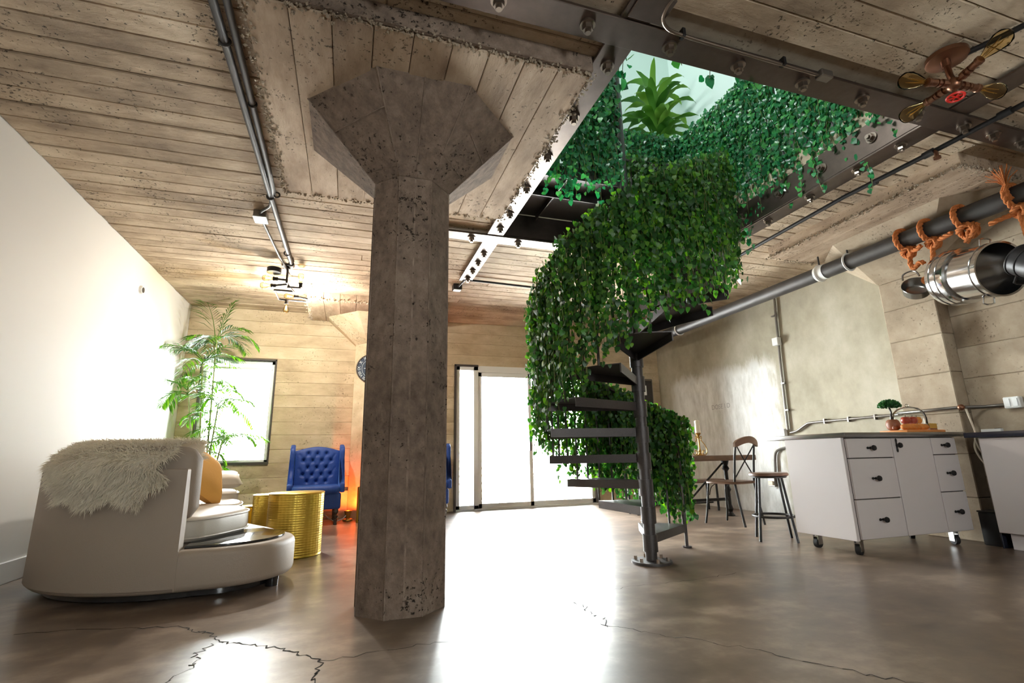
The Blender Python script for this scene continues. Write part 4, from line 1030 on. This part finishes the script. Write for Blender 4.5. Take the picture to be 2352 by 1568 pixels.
sb = thing('power_strip', 'small white box lying on the dark worktop', 'box', (5.9, 3.2, 1.053))
MB().rbox(5.88, 5.93, 3.13, 3.29, 1.053, 1.083, .005, 2).build('body', M_pvc, sb); MB().rbox(5.885, 5.925, 3.14, 3.18, 1.083, 1.088, .002, 1).build('switch', M_darkfr, sb)

# ================================================================ DINING AREA
bs = thing('bar_stool', 'round brown-topped bar stool with black metal legs beside the island', 'stool', (4.36, 4.48, 0))
bx_, by_ = 4.36, 4.47
MB().lathe([(.0,.655),(.185,.655),(.196,.662),(.196,.682),(.188,.69),(.0,.692)], (bx_,by_,0), 36, caps=False).build('seat', M_wood, bs)
MB().ring((bx_,by_,.648), .165, .012, n=32).build('seat_ring', M_black, bs); MB().ring((bx_,by_,.245), .20, .012, n=36).build('foot_ring', M_black, bs)
for a in (40, 130, 220, 310):
    c, s_ = math.cos(R(a-32)), math.sin(R(a-32)); MB().cyl((bx_+c*.245,by_+s_*.245,0), (bx_+c*.15,by_+s_*.15,.65), .014, n=10).build('leg', M_black, bs)
dc = thing('dining_chair', 'black metal cross-back dining chair with brown wooden seat and top rail', 'chair', (4.85, 5.75, 0))
def T(x, y, z): # chair axes: front towards -x/+y side
    a = R(103); v = Matrix.Rotation(a, 3, 'Z') @ Vector((x, y, 0)); return Vector((4.88+v.x, 5.68+v.y, z))
pl = [(-.24,.22),(-.05,.25),(.2,.22),(.25,.0),(.2,-.22),(-.05,-.25),(-.24,-.22),(-.26,0)]
q = smooth_poly(pl, 4); MB().prism([(T(x,y,0).x, T(x,y,0).y) for x, y in q], .515, .545, .01).build('seat', M_wood, dc)
for s_ in (-1, 1):
    MB().tube([T(x, y, z) for x, y, z in ((.27,s_*.22,0),(.24,s_*.21,.15),(.22,s_*.19,.35),(.20,s_*.18,.515))], .013, 8).build('leg', M_black, dc)
    MB().tube([T(x, y, z) for x, y, z in ((-.30,s_*.2,0),(-.25,s_*.2,.3),(-.22,s_*.2,.53),(-.26,s_*.2,.85),(-.30,s_*.19,1.06))], .014, 8).build('leg', M_black, dc)
    MB().tube(spline([T(-.235, s_*.19, .60), T(-.26, 0, .80), T(-.29, -s_*.18, 1.0)], 5), .008, 6).build('cross_bar', M_black, dc)
    MB().tube(spline([T(.20,s_*.18,.36), T(.17,s_*.17,.46), T(.10,s_*.165,.51)], 4), .006, 6).build('leg_brace', M_black, dc)
b = MB(); vs = []; n = 16
for i in range(n+1):
    t = i/n*2-1; y_ = t*.24; x_ = -.30-.05*(1-t*t); zt_ = 1.045+.07*(1-t*t); zb_ = .965+.065*(1-t*t)
    if abs(t) > .93: zt_ -= .015; zb_ += .015
    vs += [T(x_-.014,y_,zb_), T(x_+.014,y_,zb_), T(x_+.010,y_,zt_), T(x_-.018,y_,zt_)]
fs = [(0,1,2,3), tuple(n*4+k for k in (3,2,1,0))]
for i in range(n):
    for k in range(4): fs.append((i*4+k, (i+1)*4+k, (i+1)*4+(k+1) % 4, i*4+(k+1) % 4))
b.add(vs, fs).build('top_rail', M_wood, dc, 50)

dt = thing('dining_table', 'dark wooden trestle dining table behind the stair ivy', 'table', (4.9, 6.55, 0))
MB().rbox(3.75, 5.72, 6.05, 6.85, .80, .875, .008, 2).build('tabletop', M_wood, dt)
for x in (4.0, 5.45):
    MB().lathe([(.055,0),(.07,.01),(.05,.03),(.032,.06),(.05,.10),(.03,.16),(.028,.34),(.05,.38),(.028,.42),(.028,.64),(.055,.68),(.035,.72),(.06,.80)], (x,6.4,0), 16).build('leg', M_black, dt)
MB().rbox(4.0, 5.45, 6.38, 6.42, .22, .26, .005, 1).build('stretcher', M_black, dt)
MB().cyl((4.75,6.4,.24), (4.05,6.4,.76), .014, n=8).build('brace', M_black, dt); MB().cyl((4.75,6.4,.24), (5.4,6.4,.76), .014, n=8).build('brace', M_black, dt)
bn = thing('bench', 'low wooden bench beyond the dining table', 'bench', (5.0, 7.2, 0))
MB().rbox(4.1, 6.0, 7.02, 7.36, .44, .49, .006, 2).build('seat', M_wood, bn)
for x in (4.3, 5.8):
    for y_ in (7.07, 7.31): MB().cyl((x,y_,0), (x,y_,.44), .018, n=8).build('leg', M_black, bn)
MB().cyl((4.3,7.19,.12), (5.8,7.19,.12), .012, n=8).build('stretcher', M_black, bn)
ch = thing('candle_holder', 'brass scroll candle holder on the dining table beside the ivy', 'candle holder', (4.72, 6.15, .875))
hx, hy = 4.80, 6.12
MB().lathe([(.06,0),(.065,.008),(.03,.02),(.014,.05),(.022,.07),(.012,.10),(.012,.24),(.024,.26),(.012,.275),(.03,.30),(.042,.315),(.038,.32)], (hx,hy,.876), 16).build('stem', M_brass, ch)
for s_ in (1, -1):
    MB().tube(spline([(hx+s_*.02,hy,1.13),(hx+s_*.045,hy,1.15),(hx+s_*.05,hy,1.12),(hx+s_*.035,hy,1.10),(hx+s_*.10,hy,1.02),(hx+s_*.125,hy,.94),(hx+s_*.09,hy,.885),(hx+s_*.05,hy,.91),(hx+s_*.06,hy,.95),(hx+s_*.085,hy,.94)], 5), .006, 6).build('scroll', M_brass, ch)
cn = thing('candle', 'cream pillar candle in the brass scroll holder', 'candle', (hx, hy, 1.196))
MB().lathe([(.034,0),(.036,.005),(.036,.17),(.030,.178),(.0,.172)], (hx,hy,1.197), 18, caps=False).build('wax', M_wax, cn); MB().cyl((hx,hy,1.36), (hx,hy,1.385), .003, n=6).build('wick', M_black, cn)

# ================================================================ HANGING PIPE, ROPES AND POTS
pp = thing('ceiling_pipe', 'thick dark pipe running under the ceiling along the kitchen wall', 'pipe', (5.5, 3, 3.06))
HX, HZ, HR = 5.48, 3.06, .088
MB().cyl((HX,YN,HZ), (HX,YF,HZ), HR, n=24).build('pipe', M_pipe, pp)
for y_ in (3.98, 4.36, 7.2, .9):
    MB().ring((HX,y_,HZ), HR+.012, .012, (0,1,0), 28, 6).build('hanger_ring', M_pvc, pp); MB().cyl((HX,y_,HZ+HR+.02), (HX,y_,ZC-.14), .010, n=8).build('hanger_rod', M_pipe, pp)
MB().cyl((HX,4.28,HZ), (HX,4.40,HZ), HR+.006, n=24).build('coupling', M_pvc, pp)
def rope_path(pts, r=.02, n=10):
    """three-strand laid rope along a path"""
    P = spline(pts, n); b = MB(); 
    for s_ in range(3):
        out = []; a = None; L = 0
        for i, p in enumerate(P):
            d = (P[min(i+1,len(P)-1)]-P[max(i-1,0)]).normalized()
            if a is None: a = d.orthogonal().normalized()
            a = (a-d*a.dot(d)).normalized(); c = d.cross(a)
            if i: L += (P[i]-P[i-1]).length
            t = L/r*1.1+s_*2*PI/3; out.append(p+(a*math.cos(t)+c*math.sin(t))*r*.5)
        b.tube(out, r*.56, 6)
    return b
def loop(y, dz=0, r=HR+.02):
    return [(HX+r*math.cos(t), y+.03*math.sin(t*.5), HZ+dz+r*math.sin(t)) for t in np.linspace(-PI*.5-.3, PI*1.5+.3, 15)]
RG = 'orange ropes tied to the ceiling pipe'
def rope(label, y, drops, knot=.05):
    t = thing('rope', label, 'rope', (HX, y, HZ), 0, RG)
    rope_path(loop(y), .026).build('loop', M_rope, t, 80)
    kz_ = HZ-HR-.06; b = MB()
    for k in range(3):
        M_ = Euler((k*1.1, .6+k, k*.8)).to_matrix(); pts = [Vector((HX,y,kz_))+M_ @ Vector((math.cos(a)*knot, math.sin(a)*knot, .01*math.sin(2*a))) for a in np.linspace(0, 2*PI, 12)]
        q = rope_path(pts, .024, 3); b.add(q.v, q.f)
    b.build('knot', M_rope, t, 80)
    for pts in drops: rope_path([(HX, y, kz_)]+pts, .024, 6).build('tail', M_rope, t, 80)
rope('orange rope knotted on the pipe directly above the small dark saucepan', 3.34, [[(HX-.01,3.33,2.84),(HX-.02,3.33,2.78),(HX-.03,3.30,2.72),(HX-.03,3.24,2.76),(HX-.03,3.20,2.74)], [(HX-.05,3.22,2.90),(HX-.06,3.18,2.92)]])
rope('orange rope hanging longest from the pipe, between saucepan and stockpot', 3.10, [[(HX-.01,3.11,2.85),(HX-.02,3.13,2.70),(HX-.02,3.15,2.58),(HX-.03,3.20,2.53),(HX-.03,3.24,2.57),(HX-.03,3.16,2.60)], [(HX-.04,2.98,2.92),(HX-.05,2.90,2.93)]])
rope('orange rope with a fat knot holding the stockpot handle', 2.80, [[(HX-.01,2.80,2.84),(HX-.01,2.83,2.80)], [(HX-.03,2.70,2.93)]], .07)
rope('orange rope with frayed ends at the right edge, nearest the camera', 2.40, [[(HX-.02,2.40,2.85),(HX-.03,2.39,2.70),(HX-.03,2.39,2.55)], [(HX-.06,2.55,2.88),(HX-.06,2.60,2.87)]])
fr = bpy.data.objects['rope.003']; b = MB(); rnd = random.Random(3)
for k in range(26):
    p = Vector((HX-.10, 2.41, HZ+.05)); d = Vector((rnd.gauss(-.2,.35), rnd.gauss(.1,.4), 1)).normalized(); b.tube([p+Vector((0,0,.02)), p+d*.06+Vector((0,0,.06)), p+d*rnd.uniform(.13,.18)+Vector((0,0,.05))], .004, 4)
b.build('frayed_end', M_rope, fr, 80); rope_path([(HX-.085,2.40,HZ-.05),(HX-.11,2.41,HZ),(HX-.10,2.41,HZ+.08)], .02).build('tail', M_rope, fr, 80)

sp_ = thing('saucepan', 'small dark saucepan hanging from the far orange rope', 'pan', (5.4, 3.3, 2.55))
def pan_M(c, axis):   # local +z = mouth direction
    z = Vector(axis).normalized(); x = z.orthogonal().normalized(); y = z.cross(x); M_ = Matrix((x, y, z)).transposed().to_4x4(); M_.translation = Vector(c); return M_
M_pan = simple('worn_pan_steel', (.25,.235,.22), .25, .9)
Mx = pan_M((5.42,3.30,2.50), (-.55,-.45,.45))
b = MB(); prof = [(.0,-.07),(.085,-.07),(.112,-.05),(.122,.03),(.126,.034),(.124,.04),(.117,.034),(.107,-.045),(.08,-.062),(.0,-.062)]
b.lathe(prof, (0,0,0), 32, caps=False); b.v = [tuple(Mx @ Vector(p)) for p in b.v]; b.build('bowl', M_pan, sp_, 60)
MB().tube(spline([(5.34,3.36,2.60),(5.36,3.36,2.66),(5.38,3.30,2.68),(5.38,3.25,2.66),(5.37,3.22,2.60)], 5), .008, 8).build('handle', M_pan, sp_)
def pot(label, name, c, axis, r, h, bands, mat, cat='pot', handles=True, dark=None, hand_ang=(90, 270)):
    t = thing(name, label, cat, c)
    Mx = pan_M(c, axis); b = MB()
    b.lathe([(.0,-h/2),(r*.93,-h/2),(r*.99,-h/2+.02),(r,-h/2+.04),(r,h/2),(r+.008,h/2+.004),(r+.008,h/2+.01),(r-.008,h/2+.006),(r-.01,-h/2+.04),(r*.9,-h/2+.012),(.0,-h/2+.012)], (0,0,0), 48, caps=False)
    b.v = [tuple(Mx @ Vector(p)) for p in b.v]; b.build('body', mat, t, 45)
    for z in bands:
        b = MB().ring((0,0,z), r+.002, .005, n=48, k=6); b.v = [tuple(Mx @ Vector(p)) for p in b.v]; b.build('band', mat, t)
    if handles:
        up = (Mx.to_3x3().inverted() @ Vector((0,0,1))); up.z = 0; up.normalize(); sd = Vector((0,0,1)).cross(up)
        for sgn in (1, -1):
            pts = [up*sgn*(r-.005)+sd*.05+Vector((0,0,h*.25)), up*sgn*(r+.05)+sd*.05+Vector((0,0,h*.25)), up*sgn*(r+.06)+sd*.02+Vector((0,0,h*.25)), up*sgn*(r+.06)-sd*.02+Vector((0,0,h*.25)), up*sgn*(r+.05)-sd*.05+Vector((0,0,h*.25)), up*sgn*(r-.005)-sd*.05+Vector((0,0,h*.25))]
            MB().tube([Mx @ p for p in pts], .008, 8).build('handle', mat, t)
    return t
sk_ = pot('large polished banded stockpot lying sideways under the pipe, its dark mouth facing the room', 'stockpot', (5.43, 2.81, 2.475), (-.295,-.94,-.18), .238, .50, (-.20,-.13,.20), M_chrome)
Mx = pan_M((5.43,2.81,2.475), (-.295,-.94,-.18)); b = MB().lathe([(.236,-.252),(.262,-.24),(.266,-.22),(.266,-.06),(.262,-.05),(.238,-.045)], (0,0,0), 48, caps=False); b.v = [tuple(Mx @ Vector(q)) for q in b.v]; b.build('base_sleeve', M_chrome, sk_, 45)
for z in (-.19, -.12):
    b = MB().ring((0,0,z), .267, .005, n=48, k=6); b.v = [tuple(Mx @ Vector(q)) for q in b.v]; b.build('band', M_chrome, sk_)
pot('black-coated steel pot cut off by the right edge of the picture', 'pot', (5.12, 2.25, 2.33), (.25,.75,.55), .125, .20, (.03,), M_black, 'pot', True)

# ================================================================ CONDUITS, BOXES, LIGHTS
def conduit(label, name, cat, pts, r, mat, org=None, group=None):
    t = thing(name, label, cat, org or pts[0], 0, group); MB().tube(pts, r, 10).build('tube', mat, t, 60); return t
CG = 'conduits fixed under the left ceiling'
zc = ZC-.045
t = conduit('thicker steel conduit running along the ceiling left of the column', 'conduit', 'conduit', [(-.845,YN,zc),(-.835,4.7,zc),(-.822,6.56,zc)], .025, M_pipe, group=CG)
for y_ in (.5, 2.9, 4.8, 6.2): MB().ring((-.838,y_,zc), .03, .008, (0,1,0), 20, 6).build('clamp', M_pipe, t)
MB().cyl((-.822,6.54,zc), (-.822,6.62,zc), .036, n=12).build('end_cap', M_pipe, t)
t = conduit('thinner dark conduit beside the thicker one on the left ceiling', 'conduit', 'conduit', [(-.76,YN,zc),(-.765,2.6,zc),(-.785,4.3,zc),(-.795,4.62,zc),(-.81,4.80,zc+.01)], .022, M_pipe, group=CG)
for y_ in (1.0, 3.45, 4.75): MB().ring((-.775,y_,zc), .025, .008, (0,1,0), 20, 6).build('clamp', M_pipe, t)
conduit('short bent conduit leading to the ceiling junction box', 'conduit', 'conduit', spline([(-.84,4.85,zc),(-.87,5.0,zc),(-.95,5.12,zc),(-.985,5.2,zc)], 5), .014, M_pipe, group=CG)
t = thing('junction_box', 'white-bottomed junction box on the ceiling left of the column', 'box', (-.99, 5.28, ZC))
MB().rbox(-1.05, -.93, 5.20, 5.36, ZC-.07, ZC, .006, 1).build('box', M_cond, t); MB().rbox(-1.055, -.925, 5.195, 5.365, ZC-.078, ZC-.07, .003, 1).build('cover', M_pvc, t)
conduit('thin conduit from the junction box to the left pipe light', 'conduit', 'conduit', [(-.985,5.36,zc),(-.94,6.3,zc),(-.90,6.72,zc),(-.885,6.95,ZC-.05)], .014, M_pipe, group=CG)

def bulb(p, d, ln, r, parent):
    """amber filament bulb and its socket along d"""
    p = Vector(p); d = Vector(d).normalized(); Mx = Matrix.Translation(p) @ d.to_track_quat('Z', 'Y').to_matrix().to_4x4()
    b = MB(); b.lathe([(.018,-.05),(.022,-.048),(.022,-.01),(.026,-.006),(.026,.012),(.02,.014)], (0,0,0), 14); b.v = [tuple(Mx @ Vector(q)) for q in b.v]
    so = b.build('socket', parent['sock'] and M_black if parent['sock'] == 1 else M_copper, parent)
    b = MB(); b.lathe([(.014,.012),(.018,.03),(r*.75,ln*.45),(r,ln*.72),(r*.85,ln*.9),(r*.45,ln*.99),(.0,ln)], (0,0,0), 16, caps=False); b.v = [tuple(Mx @ Vector(q)) for q in b.v]
    bb = b.build('bulb', M_amber, parent, 80)
    b = MB()
    for k in range(4): a = k*PI/2; b.tube([(math.cos(a)*.008, math.sin(a)*.008, .03), (math.cos(a)*.016, math.sin(a)*.016, ln*.75), (math.cos(a+.8)*.008, math.sin(a+.8)*.008, .04)], .0016, 4)
    b.v = [tuple(Mx @ Vector(q)) for q in b.v]; b.build('filament', M_fila if parent['sock'] == 1 else M_brass, bb)
lf = thing('pipe_light', 'black industrial pipe light with amber bulbs on the ceiling near the window wall', 'ceiling light', (-.89, 6.75, ZC)); lf['sock'] = 1
lx, ly, lz = -.885, 6.75, ZC
MB().cyl((lx,ly,lz-.02), (lx,ly,lz), .075, n=24).cyl((lx,ly,lz-.05), (lx,ly,lz-.02), .03, n=12).build('canopy', M_black, lf)
MB().tube([(lx,ly,lz-.03),(lx,ly,lz-.23)], .014, 8).build('down_pipe', M_black, lf)
arms = [[(lx,ly,lz-.23),(lx+.02,ly+.15,lz-.24),(lx+.06,ly+.3,lz-.25),(lx-.18,ly+.3,lz-.25)],
        [(lx,ly,lz-.20),(lx-.14,ly-.02,lz-.20)], [(lx,ly+.05,lz-.24),(lx-.17,ly+.06,lz-.27)],
        [(lx,ly+.1,lz-.26),(lx+.16,ly+.1,lz-.26),(lx+.16,ly+.1,lz-.20)],
        [(lx-.18,ly+.3,lz-.25),(lx-.15,ly+.55,lz-.30),(lx+.20,ly+.58,lz-.30),(lx+.22,ly+.5,lz-.28),(lx+.10,ly+.48,lz-.27)],
        [(lx-.05,ly+.56,lz-.30),(lx-.05,ly+.56,lz-.34)]]
for a in arms: MB().tube(a, .013, 8).build('arm', M_black, lf)
for p, d in (((lx-.15,ly-.02,lz-.20),(-1,0,0)), ((lx-.18,ly+.06,lz-.27),(-1,0,-.05)), ((lx+.16,ly+.1,lz-.20),(0,-.3,1)), ((lx+.06,ly+.48,lz-.27),(-1,0,0)), ((lx-.05,ly+.56,lz-.35),(0,0,-1))): bulb(p, d, .14, .04, lf)
l = bpy.data.lights.new('pipe_light_bulbs', 'POINT'); l.color = (1,.94,.84); l.energy = 48; l.shadow_soft_size = .04
o = bpy.data.objects.new('pipe_light_bulbs', l); o.location = Vector((lx+.12,ly+.55,lz-.52))*S; C.objects.link(o)
MB().cyl((lx-.14,ly-.13,lz-.10), (lx-.14,ly-.13,lz-.16), .085, n=28).build('disc_gauge', M_black, lf)
sk = thing('pipe_light', 'bronze star-shaped pipe light with amber bulbs and a red valve wheel, top right', 'ceiling light', (3.60, 1.72, ZC)); sk['sock'] = 2
cx_, cy_ = 3.60, 1.73
MB().lathe([(.0,-.05),(.10,-.05),(.115,-.04),(.115,-.012),(.10,0)], (cx_,cy_,ZC), 32).build('canopy', M_copper, sk)
hub = Vector((3.47, 1.665, 3.11))
MB().tube([(cx_-.02,cy_,ZC-.05),(cx_-.02,cy_,ZC-.10)], .026, 12).tube([(cx_-.02,cy_,ZC-.09),(cx_-.05,cy_-.02,ZC-.2),tuple(hub+Vector((0,0,.03)))], .019, 10).build('down_pipe', M_copper, sk)
MB().sph(hub, .042, 14, 10).build('hub', M_copper, sk)
for d in ((-.25,-.88,.10),(.16,.88,.06),(-.92,.20,.02),(.95,-.15,-.05)):
    dv = Vector(d).normalized(); e = hub+dv*.13
    MB().tube([hub, hub+dv*.05, e], .016, 10).cyl(hub+dv*.06, hub+dv*.085, .026, n=10).cyl(hub+dv*.10, hub+dv*.115, .024, n=10).build('arm', M_copper, sk); bulb(e+dv*.04, d, .19, .052, sk)
MB().tube([hub, hub+Vector((-.015,0,-.09))], .012, 8).build('valve_stem', M_copper, sk)
vp = hub+Vector((-.015,0,-.095)); b = MB().ring(vp, .042, .007, (.1,0,1), 24, 6)
for k in range(3): a = k*PI/3; b.cyl(vp+Vector((math.cos(a)*.042,math.sin(a)*.042,0)), vp-Vector((math.cos(a)*.042,math.sin(a)*.042,0)), .005, n=6)
b.build('valve_wheel', M_red, sk)
conduit('black cable conduit running from the bronze pipe light out of the top right corner', 'conduit', 'conduit', spline([(3.67,1.66,ZC-.03),(3.75,1.45,ZC-.03),(3.80,1.2,ZC-.035),(3.83,.9,ZC-.035),(3.84,-2.5,ZC-.035)], 6), .018, M_black)
t = conduit('thin black conduit crossing the ceiling just beyond the stair opening', 'conduit', 'conduit', [(4.50,YN,3.30),(4.48,2.4,3.30),(4.45,3.16,3.30),(4.52,4.6,3.30),(4.52,8.98,3.30)], .02, M_black)
for y_ in (1.9, 2.42, 2.9): MB().cyl((4.475,y_-.04,3.30), (4.475,y_+.04,3.30), .029, n=12).build('coupling', M_black, t)
MB().cyl((4.475,2.37,3.30), (4.475,2.37,3.23), .016, n=8).cyl((4.475,2.37,3.24), (4.475,2.37,3.22), .026, n=10).build('sprinkler_head', M_copper, t)
for y_ in (2.9, 4.6, .8): MB().cyl((4.47,y_,3.32), (4.47,y_,ZC+.01), .009, n=8).build('hanger', M_black, t)
t = conduit('pale conduit curving along the near steel beam at the top', 'conduit', 'conduit', spline([(1.66,1.2,3.37),(1.60,1.75,3.37),(1.585,1.93,3.36),(1.65,2.02,3.355),(1.8,2.045,3.355),(2.2,2.05,3.355),(2.86,2.055,3.355)], 6), .011, M_bolt)
MB().rbox(2.86, 2.96, 2.02, 2.08, 3.33, 3.385, .006, 1).build('box_end', M_cond, t)
for x in (1.78, 2.55): MB().box(x, x+.02, 2.03, 2.07, 3.345, 3.40).build('clip', M_black, t)
t = conduit('thin conduit with a white-faced box at the end of the steel beam beside the column', 'conduit', 'conduit', spline([(3.4,6.66,zc),(2.4,6.60,zc),(1.52,6.55,zc),(1.45,6.60,zc),(1.42,6.86,zc)], 6), .016, M_black)
MB().rbox(1.35, 1.48, 6.86, 6.98, ZC-.08, ZC, .005, 1).build('box', M_black, t); MB().rbox(1.36, 1.47, 6.87, 6.97, ZC-.088, ZC-.08, .003, 1).build('cover', M_pvc, t)
# wall conduits on the right wall
wx = XR-.03
t = conduit('vertical conduit with a pale box on the plaster wall right of the stair', 'conduit', 'conduit', [(wx,5.74,3.3),(wx,5.78,2.6),(wx,5.80,2.3),(wx,5.84,1.22)], .018, M_cond)
MB().rbox(XR-.09, XR-.014, 5.74, 5.85, 2.49, 2.61, .006, 1).build('box', M_pvc, t)
for z in (2.95, 1.9, 1.5): MB().box(wx-.022, XR-.012, 5.765, 5.835, z, z+.02).build('strap', M_cond, t)
MB().tube(spline([(wx,5.86,1.05),(wx,5.9,.98),(wx,6.12,.9),(wx,6.18,.6),(wx,6.22,.52)], 5), .018, 8).build('lower_run', M_cond, t)
t = thing('outlet_box', 'white outlet box on the plaster wall above the end of the island top', 'outlet', (XR, 5.92, 1.2))
MB().rbox(XR-.07, XR-.013, 5.87, 5.99, 1.12, 1.24, .006, 1).build('box', M_pvc, t); MB().box(XR-.074, XR-.07, 5.90, 5.96, 1.15, 1.21).build('socket', M_frame, t)
t = thing('outlet_box', 'low metal outlet box on the plaster wall behind the bar stool', 'outlet', (XR, 6.25, .45))
MB().rbox(XR-.07, XR-.013, 6.18, 6.30, .40, .55, .006, 1).build('box', M_cond, t); MB().rbox(XR-.10, XR-.07, 6.19, 6.28, .42, .48, .005, 1).build('plug', M_wax, t)
t = conduit('shiny horizontal conduit along the kitchen wall behind the bread board', 'conduit', 'conduit', spline([(wx,5.80,1.18),(wx,5.68,1.20),(wx,5.5,1.285),(wx,5.4,1.30),(wx,4.9,1.305),(wx,4.2,1.31)], 5)+[(XR-.25,4.08,1.31),(XR-.25,3.46,1.315),(wx-.03,3.36,1.315),(wx-.03,3.15,1.315)], .016, M_cond)
for y_ in (5.2, 4.85, 4.5): MB().box(wx-.02, XR-.005, y_, y_+.02, 1.27, 1.335).build('strap', M_cond, t)
MB().sph((XR-.25,3.45,1.315), .032, 12, 8).build('elbow', M_copper, t)
t = thing('outlet_box', 'white double outlet box on the board-marked wall at the right edge', 'outlet', (XR-.03, 3.05, 1.33))
MB().rbox(XR-.10, XR-.034, 3.045, 3.175, 1.275, 1.385, .008, 1).build('box', M_pvc, t)
for y_ in (3.08, 3.14): MB().rbox(XR-.106, XR-.10, y_-.02, y_+.02, 1.29, 1.37, .003, 1).build('socket', M_frame, t)
t = thing('electric_cable', 'pale cords hanging down the wall between the island and the right cabinet', 'cord', (6.05, 3.45, 1.2))
MB().tube(spline([(6.0,3.44,1.30),(5.99,3.42,1.2),(5.99,3.40,1.05),(5.97,3.42,.92),(5.97,3.40,.82),(5.96,3.33,.70)], 6), .009, 6).build('cord', M_cord, t)
MB().tube(spline([(5.96,3.40,1.0),(5.96,3.38,.9),(5.955,3.33,.80)], 6), .008, 6).build('cord', M_cord, t)
t = thing('electrical_panel', 'grey electrical panel box on the far wall right of the spiral stair', 'panel', (5.8, YF, 2.0))
MB().rbox(5.55, 5.97, YF-.10, YF, 1.55, 2.44, .01, 1).build('cabinet', M_cond, t); MB().rbox(5.58, 5.94, YF-.115, YF-.10, 1.60, 2.40, .006, 1).build('door', M_pipe, t); MB().box(5.68, 5.80, YF-.118, YF-.115, 2.1, 2.3).build('label_plate', M_pvc, t)

# cracks in the polished floor
crack([(-1.7,3.75),(-1.2,3.66),(-.84,3.54),(-.76,3.42),(-.66,3.36),(-.58,3.18)], .006)
crack([(-.58,3.18),(-.50,3.14),(-.38,3.06),(-.28,2.97),(-.17,2.86),(-.07,2.72),(-.08,2.6),(-.10,2.45),(-.14,2.3)], .006)
crack([(-.59,3.18),(-.66,3.05),(-.62,2.92),(-.64,2.83),(-.72,2.65)], .004)
crack([(1.40,3.2),(1.44,3.06),(1.39,2.9),(1.44,2.78),(1.37,2.66)], .005); crack([(1.36,2.72),(1.52,2.52),(1.65,2.38),(1.85,2.15),(2.01,1.87),(2.15,1.68),(2.3,1.5)], .004)
crack([(1.66,3.34),(2.0,3.36),(2.5,3.37),(2.9,3.42)], .003); crack([(-.07,2.72),(.3,2.76),(.62,2.78)], .003)
